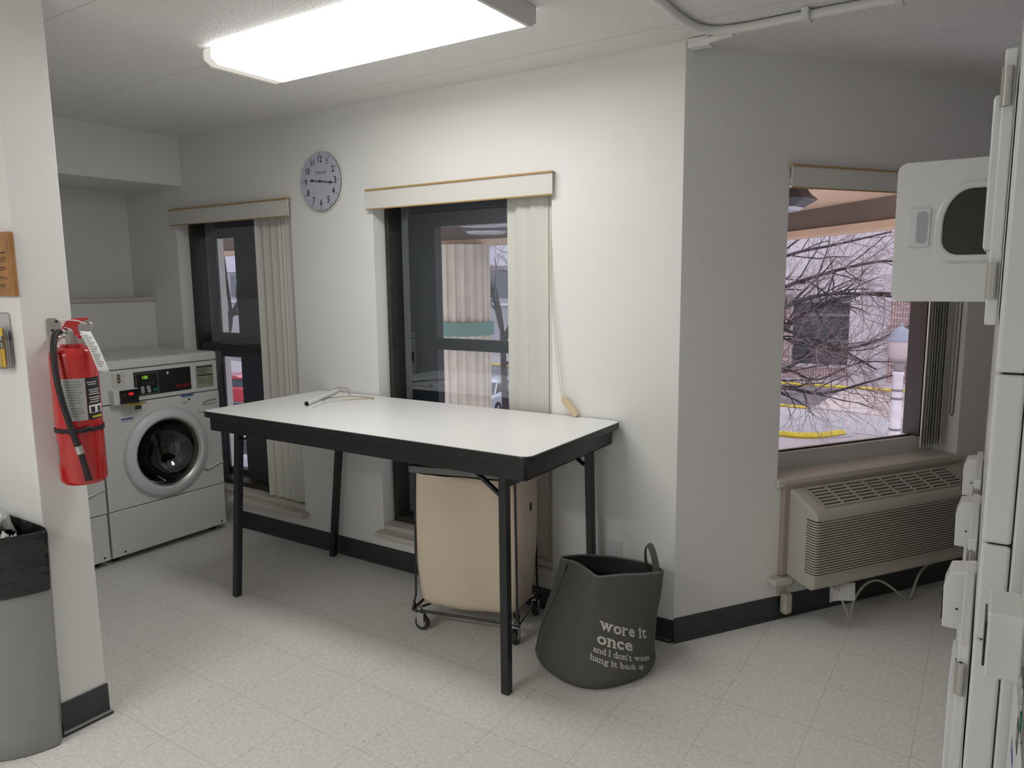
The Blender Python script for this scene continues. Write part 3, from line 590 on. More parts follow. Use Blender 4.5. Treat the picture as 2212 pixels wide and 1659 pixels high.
    for q in ((.588,.693,1.038,1.046),(.588,.693,.988,.995)): b.box(P(q[0]),P(q[1]),-.0022,-.0015,q[2],q[3])
    for i in range(5): b.box(P(.588),P(.650+.035*((i*7) % 3)/2),-.0022,-.0015,1.030-i*.0072,1.0322-i*.0072)
    for i in range(6): b.box(P(.594),P(.640+.01*(i % 2)),-.0022,-.0015,.972-i*.0055,.9735-i*.0055)
    for x in (.662,.674,.688): b.box(P(x),P(x)+.001,-.0022,-.0015,.935,.982)
    for z in (.935,.947,.959,.971,.982): b.box(P(.662),P(.689),-.0022,-.0015,z,z+.001)
    b.build('sticker_print', M_ink, st)
    # number plate
    pl_ = B().box(P(.080),P(.150),-.003,0,.985,1.062).build('number_plate', mat('plate_cream', (.62, .61, .55), .5), r, bevel=.001)
    b = B()
    if number == '8': b.text(number, .068, tx(P(.115), 1.026, -.0036), .018, xs=.60); b.build('number', M_ink, pl_, fix=False)
    # card reader
    rx, dz = (.196, 0) if detail else (.164, .043)
    cr = B().box(P(.056),P(rx),-.048,0,.892+dz*.7,.972+dz*1.3).build('card_reader', M_white, r, bevel=.004)
    B().box(P(.088),P(rx-.003),-.051,-.048,.895+dz,.969+dz).build('reader_face', mat('reader_black', (.012, .008, .008), .2), cr)
    b = B(); b.text('100', .021, lambda a, c: (P(.148-.3*dz)+a*(.6 if dz else 1), -.0525, .945+dz+c), .012, xs=.95); detail and B().text('-', .02, lambda a, c: (P(.112)+a, -.0525, .943+dz+c), 0).build('reader_dash', emis('digit_red', (1, .03, .04), 1.3), cr, fix=False); detail and b.build('reader_digits', emis('digit_red', (1, .03, .04), 1.3), cr, fix=False)
    b = B()
    if detail: b.prism([(P(.115),-.048),(P(.105),-.060),(P(.14),-.085),(P(.20),-.085),(P(.235),-.055),(P(.215),-.02)], lambda a, c: (a, c, .884), lambda a, c: (a, c, .890)); b.build('card_lip', mat('brass_yellow', (.45, .33, .08), .4), cr)
    # stickers and drawer
    s1 = B().box(P(.195),P(.232),-.001,0,.846,.888).build('black_sticker', mat('sticker_dark', (.05, .05, .045), .5), r)
    b = B(); b.box(P(.195),P(.232),-.0016,-.001,.868,.876); b.box(P(.198),P(.228),-.0016,-.001,.858,.860); b.build('sticker_stripe', mat('sticker_tan', (.45, .42, .33), .5), s1)
    s2 = B().box(P(.476),P(.556),-.001,0,.830,.888).build('notice_sticker', M_paper, r)
    b = B(); b.box(P(.476),P(.556),-.0016,-.001,.877,.888); b.box(P(.480),P(.552),-.0016,-.001,.870,.872); b.build('sticker_blue', mat('sticker_blue', (.04, .12, .35), .5), s2)
    b = B(); b.box(P(.520),P(.532),-.0016,-.001,.852,.864); [b.box(P(.482),P(.482)+.03+.02*(i % 2),-.0016,-.001,.846-i*.005,.8475-i*.005) for i in range(3)]; b.build('sticker_text', M_ink, s2)
    s3 = B().box(P(.112),P(.180),-.001,0,.778,.806).build('small_notice_sticker', M_paper, r)
    b = B(); b.box(P(.112),P(.180),-.0016,-.001,.797,.806); b.box(P(.115),P(.175),-.0016,-.001,.788,.790); b.build('sticker_blue', mat('sticker_blue', (.04, .12, .35), .5), s3)
    B().prism(rrect(P(.582),P(.724),.768,.884,.010), lambda a, c: (a, -.009, c), lambda a, c: (a, .0, c)).build('soap_drawer', M_white, r, bevel=.003)
    b = B(); b.tube(smooth_path([(P(.612),-.0095,.822),(P(.645),-.0095,.834),(P(.70),-.0095,.836)], 5), .006, 8, flat=(.5,1)); b.tube(smooth_path([(P(.612),-.010,.815),(P(.645),-.010,.812),(P(.70),-.010,.818)], 5), .003, 8); b.build('drawer_grip', mat('grip_shade', (.35, .35, .34), .5), r, smooth=60)
    return r
# local X = world +Y for the left row, front faces +X
washer('white front load washer numbered 8 with black control panel, nearest the window', (-2.93,-.437,0), PI/2, '8')
washer('white front load washer half hidden behind the fire extinguisher column', (-2.93,-1.172,0), PI/2, '7')
washer('white front load washer in the foreground at the right edge of the view', (1.125,-1.756,0), -PI/2, '5', 'front load washers', False)
# ---------------------------------------------------------------- stacked dryers (front faces -X)
def dryer(label, loc, open_top):
    r = thing('stacked_dryer', label, 'dryer', loc, -PI/2, 'stacked dryers along the right wall'); hw = .3275; D = .70; TH_ = 2.0
    b = B(); b.box(-hw+.0, hw-.0, .045, D, .03, TH_); b.build('cabinet', M_white, r, bevel=.004)
    for i, (z0, z1) in enumerate(((.03,.905),(.908,1.082),(1.085,1.378),(1.381,TH_))):
        B().box(-hw, hw, 0, .043, z0, z1).build(('lower_front','control_strip','middle_front','upper_front')[i], M_white, r, bevel=.006, seg=3)
    b = B(); b.box(-hw+.006,hw-.006,.010,.046,.03,TH_-.004); b.build('gap_shade_fill', M_crease, r)  # black block puts the shade of the panel gaps into colour
    for x in (-hw+.05, hw-.05):
        for y in (.1, D-.08): B().cyl((x, y, 0), (x, y, .035), .02).build('levelling_foot', M_rubber, r)
    for k, z0 in enumerate((.42, 1.458)):
        # door hinged at local +X edge (viewer's right, nearest the camera)
        hgx = hw-.035; dw = .50 if k == 0 else .30; dh = .452
        opened = (k == 1 and open_top)
        dd = bpy.data.objects.new('door', None); C.objects.link(dd); dd.parent = r; dd.location = (hgx, -.004, z0); dd.empty_display_size = .05
        dd.rotation_euler = (0, 0, math.radians(90 if opened else 0))
        # local door: extends from x=0 to x=-dw, front at y=-.022
        B().prism(rrect(-dw, 0, 0, dh, (.004,.004,.03,.03)), lambda a, c: (a, -.018, c), lambda a, c: (a, 0, c)).build('door_panel', M_white, dd, bevel=.003)
        def outline(gx, wx0, g):   # window: rounded on its free side, cut straight by the hinge
            x1 = -.014+(.008 if g > .015 else .004 if g > .01 else 0 if g > 0 else -.004); x0 = -dw*.55-g if k else -dw*.6-g; zc = dh*.5+.028; hh = .108+g
            pts = [(x1, zc-hh), (x1, zc+hh)]
            for i in range(11):
                a = PI/2+PI/2*i/10; pts.append((x0+.10+.10*math.cos(a) if False else x0+(x1-x0)*.55*(1-math.sin(i/10*PI/2)), zc+hh-(hh*1.1)*(1-math.cos(i/10*PI/2))))
            for i in range(7): 
                a = PI+PI/2*i/6; pts.append((x0+.05+.05*math.cos(a), zc-hh+.05+.05*math.sin(a)))
            return pts
        fr = outline(0, 0, .018); ins = outline(0, 0, -.004)
        b = B(); b.loops([[(p[0], y, p[1]) for p in o_] for o_, y in ((fr, -.018), (fr, -.026), (outline(0, 0, .013), -.029), (outline(0, 0, .001), -.029), (ins, -.026), (ins, -.018))], (False, False)); b.build('window_bezel', M_white2, dd)
        B().prism(ins, lambda a, c: (a, -.0225, c), lambda a, c: (a, -.0185, c)).build('door_window', mat('smoked_pane', (.035, .034, .03), .08), dd)
        hx_ = -dw+.038
        b = B(); b.prism(rrect(hx_, hx_+.066, .178, .304, .006), lambda a, c: (a, -.024, c), lambda a, c: (a, -.018, c)); hnd = b.build('door_handle', M_white2, dd, bevel=.003)
        b = B(); b.prism(rrect(hx_+.026, hx_+.058, .190, .293, .012), lambda a, c: (a, -.0252, c), lambda a, c: (a, -.024, c)); b.build('grip_shade_plate', mat('recess_shade_grey', (.40, .42, .44), .4), hnd)  # flat raised plate; its grey paints the shade of the grip's hollow
        for zz in (.045, .36): b = B(); b.cyl((.006,-.010,zz),(.006,-.010,zz+.062),.006, n=10); b.box(-.012,.006,-.021,-.010,zz,zz+.062); b.build('hinge', M_steel, dd)
    # card reader box (viewer's left, local -X)
    b = B(); b.prism([(0,.682),(-.064,.682),(-.066,.785),(-.054,.825),(0,.835)], lambda y, z: (-.315, y, z), lambda y, z: (-.2225, y, z)); cr = b.build('card_reader', M_white, r, bevel=.003)
    B().cyl((-.2225,-.035,.735),(-.2205,-.035,.735),.003, n=10).build('screw', M_ink, cr)
    b = B(); b.box(-.31,-.23,-.068,-.065,.70,.775); b.build('reader_face', mat('reader_black', (.012, .008, .008), .2), cr)
    return r
y0 = -1.385
for i, (lb, op) in enumerate((('white stacked dryer nearest the camera, its side panels facing the view', False), ('white stacked dryer in the middle of the row, doors closed', False), ('white stacked dryer farthest along the row with its upper door swung open', True))):
    dryer(lb, (1.062, y0+.3275+i*.657, 0), op)
# ---------------------------------------------------------------- air conditioner on the angled wall
r = thing('air_conditioner', 'beige through wall air conditioner with slatted front under the right window', 'air conditioner', (0,0,0))
A0_, A1_ = .585, 1.66
prof = [(0.005,.215),(.165,.190),(.185,.205),(.190,.52),(.178,.548),(.03,.612),(.005,.612)]
b = B(); b.prism(prof, lambda a, z: fR(A0_, -a, z), lambda a, z: fR(A1_, -a, z)); b.build('cabinet', M_acc, r, bevel=.012, seg=4)
b = B(); fbox(b, fR, A0_-.028, A0_+.01, -.03, 0.0, .215, .613); fbox(b, fR, A0_-.028, A1_+.03, -.03, 0, .6135, .63); b.build('wall_sleeve', mat('sleeve_tan', (.40, .34, .29), .5), r)
b = B(); fbox(b, fR, A0_+.014, A1_-.03, -.1925, -.190, .262, .505); b.build('front_shade_sheet', M_acd, r)  # flat dark sheet on the closed face, painting the shade between slats
b = B()
for i in range(21):
    z = .262+i*.01175
    pts = [fR(A0_-.0022, -.135, z), fR(A0_-.0022, -.176, z), fR(A0_+.003, -.189, z), fR(A0_+.014, -.1945, z), fR(A1_-.02, -.1945, z)]
    V = [Vector(p) for p in pts]; vs = []
    for p in V: vs += [p, p+Vector((0, 0, .0068))]
    b.add(vs, [(2*k, 2*k+2, 2*k+3, 2*k+1) for k in range(4)])
b.build('front_grille', M_acc, r, solid=.002)
b = B()
for i in range(21):
    z = .2695+i*.01175
    pts = [fR(A0_-.0012, -.135, z), fR(A0_-.0012, -.177, z), fR(A0_+.004, -.189, z), fR(A0_+.016, -.1930, z)]
    vs = []
    for p in [Vector(p) for p in pts]: vs += [p, p+Vector((0, 0, .0045))]
    b.add(vs, [(2*k, 2*k+2, 2*k+3, 2*k+1) for k in range(3)])
b.build('corner_shade_strips', M_acd, r, solid=.0008)  # dark strips on the surface, painted as shade between the wrapped slats
def top(u, s_, up_=0):   # point on the slanted top: s_ 0..1 from wall to front
    t = .03+s_*(.178-.03); z = .612+(.548-.612)*s_; return Vector(fR(u, -t, z+up_))
g0, g1 = A0_+.075, A1_-.12
b = B(); b.add([top(g0,.12,.0015), top(g1,.12,.0015), top(g1,.88,.0015), top(g0,.88,.0015)], [(0,1,2,3)]); b.build('top_shade_sheet', M_acd, r)  # dark sheet laid on the top, painting the shade under the bars
b = B()
def bar(u0, u1, s0, s1): b.add([top(u0,s0,.0022), top(u1,s0,.0022), top(u1,s1,.0022), top(u0,s1,.0022), top(u0,s0,.008), top(u1,s0,.008), top(u1,s1,.008), top(u0,s1,.008)], [(0,3,2,1),(4,5,6,7),(0,1,5,4),(1,2,6,5),(2,3,7,6),(3,0,4,7)])
for i in range(7): bar(g0-.01, g1+.01, .10+i*.1267, .10+i*.1267+.045)
for i in range(9): bar(g0-.01+i*(g1-g0+.01)/8, g0+i*(g1-g0+.01)/8, .10, .905)
b.build('top_grille', M_acc, r)
b = B(); q = smooth_path([fR(.60,-.03,.13), fR(.63,-.05,.20), fR(.66,-.09,.205)], 5); b.tube(q, .005, 8)
b.tube(smooth_path([fR(.74,-.16,.20), fR(.80,-.17,.07), fR(.825,-.17,.035), fR(.86,-.16,.10), fR(.95,-.14,.15), fR(1.05,-.14,.145), fR(1.22,-.13,.03), fR(1.27,-.12,.02), fR(1.36,-.10,.13), fR(1.52,-.08,.155), fR(1.8,-.05,.14)], 7), .0055, 8); b.build('power_cord', M_acc, r, smooth=60)
b = B(); fbox(b, fR, .565, .612, -.050, -.010, .03, .128); b.build('cord_plug', M_acc, r, bevel=.014, seg=4)
b = B(); b.grid(lambda u, v: fR(.72+u*.14-.05*v, -.15-.05*v+.01*math.sin(u*5), .192-.012*u-.055*v), 5, 4); b.build('paper_tag', M_paper, r, solid=.0006)
b = B(); fbox(b, fR, .50, .60, -.055, 0, .178, .205); tag(b.build('corner_bracket', M_sill, bevel=.005), 'small cream painted ledge block on the wall below the air conditioner corner', 'bracket')
r = thing('wall_outlet', 'small cream outlet box behind the air conditioner plug', 'outlet', (0,0,0), 0, 'electrical outlets')
b = B(); fbox(b, fR, .545, .605, -.008, 0, .108, .17); b.build('cover_plate', M_sill, r, bevel=.002)
r = thing('wall_outlet', 'white outlet plate on the wall behind the laundry bag', 'outlet', (-.277,0,.345), 0, 'electrical outlets')
pt = B().box(-.035,.035,-.006,-.0005,-.057,.057).build('cover_plate', M_white2, r, bevel=.002)
for z in (-.02, .02): B().box(-.014,.014,-.008,-.006,z-.013,z+.013).build('socket', M_white, r, bevel=.002)
# ---------------------------------------------------------------- fire extinguisher on the partition end
ex, ey, ez = -1.450, -1.634, .893
r = thing('fire_extinguisher', 'red fire extinguisher hanging on the end of the partition wall', 'fire extinguisher', (ex, ey, ez))
RB = .0695
B().lathe([(.0005,.002),(.058,.0),(RB-.004,.006),(RB,.016),(RB,.424),(RB-.003,.436),(RB-.011,.444),(.034,.450),(.0005,.452)], n=56).build('cylinder', M_red, r, smooth=35)
B().cyl((0,0,.449),(0,0,.459),.034).build('collar', M_red, r, bevel=.002)
def cylpatch(a0, a1, z0, z1, rr, n=16): 
    b = B(); b.grid(lambda u, v: (rr*math.cos(a0+(a1-a0)*u), rr*math.sin(a0+(a1-a0)*u), z0+(z1-z0)*v), n, 1); return b
# camera sees it from +x,-y (direction about -26 deg)
va = math.radians(-26)
lb = cylpatch(va-.60, va+.38, .215, .352, RB+.0006).build('label', M_lbl, r, smooth=60)
b = B()
for i, ww in enumerate((.85,.95,.9,.7,.95,.9,.8,.95,.9,.5,.85,.9,.95,.7)):
    z = .340-i*.0085
    b.grid(lambda u, v: ((RB+.001)*math.cos(va-.56+.86*ww*u), (RB+.001)*math.sin(va-.56+.86*ww*u), z+.003*v), 10, 1)
b.build('label_text', mat('label_grey', (.22, .22, .21), .5), lb)
l2 = cylpatch(va+.40, va+1.22, .215, .352, RB+.0007).build('instruction_label', M_ink, r, smooth=60)
b = B()
for z, a, c in ((.335,.44,.95),(.328,.5,.9),(.31,.5,1.15),(.303,.55,1.05),(.296,.5,1.1),(.285,.5,1.15),(.278,.55,1.1),(.27,.5,1.0)):
    b.grid(lambda u, v: ((RB+.0012)*math.cos(va+a+(c-a)*u), (RB+.0012)*math.sin(va+a+(c-a)*u), z+.0025*v), 10, 1)
b.grid(lambda u, v: ((RB+.0012)*math.cos(va+.46+.74*u), (RB+.0012)*math.sin(va+.46+.74*u), .236+.026*v), 10, 1); b.build('label_white', M_paper, l2)
b = B()
for a in (.54, .90): b.grid(lambda u, v: ((RB+.0016)*math.cos(va+a+.2*u), (RB+.0016)*math.sin(va+a+.2*u), .238+.018*v), 4, 1)
b.build('pictograms', M_ink, l2)
b = B(); b.grid(lambda u, v: ((RB+.0012)*math.cos(va+.58+.6*u), (RB+.0012)*math.sin(va+.58+.6*u), .220+.006*v), 10, 1); b.build('label_yellow', mat('label_yellow', (.6, .5, .03), .5), l2)
cylpatch(va-1.45, va-1.15, .075, .145, RB+.0006).build('side_label', mat('side_label', (.25, .27, .26), .3), r, smooth=60)
bs = B(); bs.lathe([(RB+.0012,.176),(RB+.003,.176),(RB+.003,.190),(RB+.0012,.190)], n=56); bs.build('strap', M_rubber, r, smooth=40)
HZ_ = lambda z: z if z < .45 else .45+(z-.45)*.66
vx = lambda sd, dz, dep=0: Vector((math.cos(va), math.sin(va), 0))*dep+Vector((-math.sin(va), math.cos(va), 0))*sd+Vector((0, 0, HZ_(dz)))   # sideways as seen, height, toward the camera
B().tube(smooth_path([vx(-.048,.180,.068), vx(-.02,.190,.082), vx(.0,.185,.086), vx(.025,.193,.080), vx(.04,.185,.072)], 5), .0045, 6).build('strap_knot', M_rubber, r, smooth=60)
B().box(-.014,.014,-.014,.014,.457,.505).build('valve_body', M_zinc, r, bevel=.003)
B().cyl(vx(-.012,.528,.0), vx(-.030,.528,.014), .009).build('hose_nut', M_chrome, r)
B().tube(smooth_path([vx(-.028,.528,.012), vx(-.040,.520,.030), vx(-.048,.49,.050), vx(-.052,.43,.072), vx(-.050,.36,.085), vx(-.040,.28,.090), vx(-.024,.20,.092), vx(-.010,.135,.090), vx(-.008,.128,.090)], 6), .0095, 10).build('hose', M_rubber, r, smooth=60)
hs = B().cyl(vx(-.009,.138,.090), vx(-.004,.112,.090), .0115).build('hose_ferrule', M_steel, r)
B().tube([vx(-.004,.114,.090), vx(.008,.05,.090), vx(.012,.022,.090)], [.009,.0095,.011], 12).build('nozzle', M_rubber, r, smooth=60)
b = B(); hd = lambda pts, w0: b.prism(pts, lambda a, c: vx(a, c, .0)+vx(0,0,w0), lambda a, c: vx(a, c, .0)+vx(0,0,-w0))
hd([(-.024,.528),(-.024,.548),(-.014,.572),(.004,.588),(.052,.590),(.054,.584),(.036,.572),(.022,.556),(.020,.53),(.032,.492),(.024,.484),(.010,.505),(.006,.535),(-.016,.548)], .013); b.build('lever', M_red, r, bevel=.002)
b = B(); b.tube([vx(.044+.019*math.cos(i*PI/8), .553+.017*math.sin(i*PI/8), .012) for i in range(17)], .0014, 6); b.build('pin_ring', M_chrome, r, smooth=60)
b = B(); b.tube([vx(.022+.008*math.cos(i*PI/8)*1.0, .495+.014*math.sin(i*PI/8), .012) for i in range(17)], .0015, 6); b.build('wire_loop', M_chrome, r, smooth=60)
b = B(); b.tube(smooth_path([vx(.044,.560,.016), vx(.02,.577,.018), vx(-.012,.582,.018), vx(-.03,.582,.016)], 5), .0022, 6)
Q = [vx(-.012,.578,.017), vx(-.024,.572,.017), vx(-.052,.612,.017), vx(-.038,.622,.017)]; b.add(Q+[p+vx(0,0,.001) for p in Q], [(0,1,2,3),(7,6,5,4),(0,1,5,4),(1,2,6,5),(2,3,7,6),(3,0,4,7)]); b.build('seal_strap', M_paper, r)
def tagp(u, v): 
    x = .040+.042*(v**1.1)+(u-.5)*(.032); return vx(x, .528-.155*v-.006*u, .030+.02*math.sin(v*2)+.045*v)
b = B(); b.grid(lambda u, v: tagp(u, v), 3, 10); tg = b.build('inspection_tag', M_paper, r, solid=.0006, smooth=60)
b = B()
for i in range(16): b.grid(lambda u, v: tagp(.12+.72*u*(.6+.4*((i*5) % 3)/2), .12+i*.05+.018*v)+vx(0,0,.0012), 3, 1)
b.build('tag_print', mat('print_grey', (.25, .25, .25), .6), tg)
B().tube([vx(.060,.540,.012), vx(.052,.525,.028)], .0008, 5).build('tag_wire', M_chrome, r)
# bracket on the wall end, left of the handle
r = thing('wall_bracket', 'galvanised metal hanger bracket screwed beside the fire extinguisher handle', 'bracket', (-1.5445,-1.640,1.372))
B().prism(rrect(-.022,.022,.0,.062,.006), lambda a, c: (.0, a, c), lambda a, c: (.003, a, c)).build('back_plate', M_zinc, r)
b = B(); b.box(0,.035,-.022,.022,-.004,.0); b.tube([(.035,-.026,-.002),(.035,-.012,.003),(.035,0,-.002),(.035,.012,.003),(.035,.026,-.002)], .004, 6); b.build('hook_lip', M_zinc, r)
b = B(); [b.cyl((.003, y, z), (.0045, y, z), .0045, n=12) for y, z in ((.008,.050),(-.006,.022))]; b.build('screw', M_ink, r)
# ---------------------------------------------------------------- oak plaque and leaflet holder on the partition
r = thing('wooden_plaque', 'wooden sign board with dark printed lines on the partition wall', 'sign', (-1.535,-1.736,1.507))
B().box(-.30,0,-.016,0,0,.202).build('board', M_oak, r, bevel=.004)
b = B()
rr = random.Random(3)
for z, w0, t in ((.135,.012,.0045),(.122,.008,.0018),(.1175,.006,.0018),(.113,.009,.0018),(.1085,.02,.0018),(.090,.02,.003),(.085,.008,.0018),(.081,.03,.0018),(.060,.03,.003),(.055,.01,.0018),(.035,.025,.003),(.030,.03,.0018)): 
    x = -.29
    while x < -.02-w0*1.2:
        l = rr.uniform(.008,.03); b.box(x, min(x+l, -.02-w0), -.0166, -.016, z, z+t); x += l+.003
b.build('engraved_text', mat('burnt_text', (.05, .02, .01), .6), r)
b = B()
for q in ((-.29,-.012,.018,.0195),(-.29,-.012,.185,.1865),(-.0135,-.012,.018,.1865)): b.box(q[0],q[1],-.0164,-.016,q[2],q[3])
b.build('engraved_border', mat('oak_dark', (.25, .11, .04), .5), r)
r = thing('leaflet_holder', 'clear plastic leaflet holder on the wall beneath the wooden sign', 'holder', (-1.615,-1.736,1.275))
M_acr = glass('clear_acrylic', (.93, .93, .94), base=.08)
b = B(); b.prism(rrect(-.22,0,0,.178,.012), lambda a, c: (a,-.003,c), lambda a, c: (a,-.0005,c)); b.box(-.22,.002,-.040,-.038,0,.085); b.box(.0,.002,-.038,-.003,0,.09); b.box(-.22,.002,-.048,-.003,0,.003); b.build('tray', M_acr, r)
b = B(); b.tube([(-.22,-.002,.178),(-.012,-.002,.178),(-.002,-.002,.170),(-.001,-.002,.02)], .0014, 6); b.build('tray_edge', mat('edge_grey', (.35, .35, .36), .3), r)
for i in range(3):
    t = thing('leaflet', ('yellow leaflet with black band at the front of the clear holder', 'white backed leaflet in the middle of the clear holder', 'white backed leaflet at the back of the clear holder')[i], 'leaflet', (-1.625+(.024,.010,.0)[i],-1.736-.034+i*.011,1.280), 0, 'leaflets in the holder')
    B().prism(rrect(-.14+.004*i,.0+.004*i,0,.128-.004*i,.006), lambda a, c: (a,0,c), lambda a, c: (a,.0012,c)).build('card', M_yel if i == 0 else M_paper, t)
    if i == 0:
        B().box(-.14,0,-.0006,0,.060,.102).build('black_band', M_ink, t)
        b = B(); b.text('F', .026, lambda a, c: (a-.003, -.0012, .092+c), .01, align='RIGHT'); b.text('B', .026, lambda a, c: (a-.003, -.0012, .070+c), .01, align='RIGHT'); b.build('band_lettering', M_paper, t, fix=False)
# ---------------------------------------------------------------- waste bin
r = thing('trash_can', 'tall grey half round trash can lined with a black bag', 'trash can', (-1.735,-1.752,0))
def half(rad, z, n=28, flat=.0): return [Vector((rad*math.cos(a), min(-flat, rad*1.0*math.sin(a)), z)) for a in [PI+PI*i/n for i in range(n+1)]]
def halfring(rad, z, rc=.04):
    pts = [Vector((rad*math.cos(PI+PI*i/28), rad*math.sin(PI+PI*i/28), z)) for i in range(1, 28)]
    return [Vector((-rad, -.02, z)), *[p if p.y < -.03 else Vector((p.x, min(p.y, -.03), z)) for p in pts], Vector((rad, -.02, z)), Vector((rad-.02, -.003, z)), Vector((-rad+.02, -.003, z))]
prof = [(.236,.0),(.243,.006),(.252,.10),(.272,.45),(.290,.745)]
rings = [halfring(a, z) for a, z in prof]; inn = [halfring(a-.006, z) for a, z in [(.290,.745),(.26,.3),(.24,.02)]]
B().loops(rings+inn, (True, True)).build('bin_body', M_can, r, smooth=50)
# ---- liner: folded over the rim
def lr(rad, z, amp, seed): 
    ps = halfring(rad, z); out = []
    for i, p in enumerate(ps):
        n_ = noise.noise(Vector((i*.55, z*18, seed))); k = 1+amp*n_; q = Vector((p.x*k, min(p.y*k, -.003), p.z+amp*.4*n_)); out.append(q)
    return out
L = [lr(.245,.45,.05,1), lr(.262,.60,.05,1.5), lr(.281,.755,.02,2), lr(.294,.772,.035,3), lr(.306,.755,.03,4), lr(.300,.72,.02,5), lr(.297,.66,.015,6), lr(.291,.60,.015,7), lr(.287,.565,.008,8)]
ln = B().loops(L, (True, False)).build('bin_liner', M_linerm, None, smooth=60); ln.location = r.location; tag(ln, 'black plastic bag lining the grey trash can, folded over its rim', 'bin liner')
md = ln.modifiers.new('s', 'SUBSURF'); md.levels = md.render_levels = 2
def crumple(label, cx, cyy, cz, s, seed):
    b = B(); n = 10
    def f(u, v):
        p = Vector(((u-.5)*s, (v-.5)*s*.8, 0)); h = noise.noise(Vector((u*4+seed, v*4, seed)))*s*.45+noise.noise(Vector((u*9, v*9+seed, 2)))*s*.12
        return (cx+p.x, cyy+p.y, cz+h+abs(u-.5)*s*.3)
    b.grid(f, n, n); return tag(b.build('crumpled_paper', M_paper, solid=.0012, smooth=25), label, 'paper', 'crumpled papers in the trash can')
crumple('crumpled white paper sheet at the back of the trash can', -1.72, -1.83, .735, .15, 3.3); crumple('crumpled white paper towel toward the front of the trash can', -1.585, -1.86, .722, .11, 8.1)
# ================================================================ outdoors
GZ = -4.0
M_conc = mat('concrete_pavement', (.40, .36, .37), .9, var=(.8, .08)); M_asph = mat('wet_asphalt', (.16, .155, .17), .5, var=(.9, .35)); M_drive = mat('tan_driveway', (.47, .41, .39), .9, var=(1.2, .06)); M_walk = mat('grey_sidewalk', (.36, .355, .37), .85, var=(1, .05))
M_ycurb = mat('yellow_curb_paint', (.60, .47, .03), .6, var=(6, .15)); M_fac = mat('lilac_stucco', (.47, .44, .47), .85, var=(.7, .05)); M_fac2 = mat('grey_stucco', (.38, .36, .39), .85, var=(.6, .05)); M_tan = mat('canopy_tan', (.50, .36, .25), .8, var=(2, .08))
def slab(name, pts, z0, z1, m, label=None, cat=None, kind=None):
    return tag(B().prism(pts, lambda a, c: (a, c, z0), lambda a, c: (a, c, z1)).build(name, m), label, cat, kind=kind)
slab('ground', [(-90,4),(40,4),(40,110),(-90,110)], GZ-.3, GZ, M_conc, kind='structure')
slab('asphalt_lot', [(-60,30.4),(-5.15,30.2),(-4.9,36.4),(-60,36.7)], GZ+.005, GZ+.02, M_asph, kind='structure')
slab('driveway', [(-5.05,30.2),(.8,28.6),(6,28.6),(6,36.3),(-4.8,36.4)], GZ+.005, GZ+.025, M_drive, kind='structure')
ip = [(-20,24.2),(-4.9,23.9)]+[(-4.6+1.15*math.sin(a)*1.6, 24.9-1.15*math.cos(a)*.95) for a in [i*PI/12 for i in range(1, 9)]]+[(-3.6,28.2),(-5.1,29.4),(-20,29.5)]
slab('island_walk', ip, GZ+.005, GZ+.03, M_walk, kind='structure')
slab('sidewalk_cross', [(-3.0,25.3),(6,24.9),(6,28.5),(-3.3,28.7)], GZ+.004, GZ+.018, M_walk, kind='structure')
b = B(); b.tube([(-60,36.9,GZ+.06),(-4.8,36.75,GZ+.06),(8,36.5,GZ+.06)], .11, 6, flat=(1,.7)); tag(b.build('yellow_curb', M_ycurb), 'long yellow painted curb in front of the far building', 'curb', 'yellow curbs')
b = B(); b.tube([(-20,29.9,GZ+.05),(-6,29.8,GZ+.05),(-5.25,29.75,GZ+.05)], .09, 6, flat=(1,.7)); tag(b.build('yellow_curb', M_ycurb), 'short yellow painted curb between asphalt and rounded island', 'curb', 'yellow curbs')
b = B(); b.tube(smooth_path([(-9,23.9,GZ+.08),(-7.5,23.75,GZ+.08),(-5.0,23.6,GZ+.08),(-4.2,23.65,GZ+.08),(-3.6,24.1,GZ+.08),(-3.1,24.9,GZ+.08)], 5), .15, 6, flat=(1,.75)); tag(b.build('yellow_curb', M_ycurb), 'curving yellow painted curb at the near edge of the island', 'curb', 'yellow curbs')
# far building seen through the right window
r = thing('stucco_building', 'pale lilac building with dark window and brick panels across the street', 'building', (0,40,0))
b = B(); holed(b, -24, 14, GZ, 7.5, 0, .5, [(-8.25,-5.32,-3.25,.15),(-17,-13,-3.2,.1),(3.0,8,-3.2,.2)], lambda u, t, z: (u, t, z)); b.build('wall', M_fac, r)
for (x0, x1, z0, z1) in ((-8.25,-5.32,-3.25,.15),(-17,-13,-3.2,.1),(3.0,8,-3.2,.2)):
    f = B(); f.box(x0,x1,.35,.45,z0,z1); f = f.build('window', mat('far_window_dark', (.03, .035, .042), .25), r)
    b = B(); b.box(x0,x1,.25,.35,z0+(z1-z0)*.38,z0+(z1-z0)*.38+.08); b.box(x0,x1,.2,.35,z1-.75,z1-.6); b.build('window_rail', mat('far_rail', (.12, .13, .15), .5), f)
M_brick = bpy.data.materials.new('far_brick'); M_brick.use_nodes = True; nt = M_brick.node_tree; bt_ = nt.nodes.new('ShaderNodeTexBrick'); tc = nt.nodes.new('ShaderNodeTexCoord'); mp = nt.nodes.new('ShaderNodeMapping'); mp.inputs['Rotation'].default_value = (PI/2, 0, 0)
nt.links.new(tc.outputs['Object'], mp.inputs[0]); nt.links.new(mp.outputs[0], bt_.inputs['Vector']); bt_.inputs['Color1'].default_value = (.26,.15,.13,1); bt_.inputs['Color2'].default_value = (.20,.13,.12,1); bt_.inputs['Mortar'].default_value = (.55,.5,.52,1)
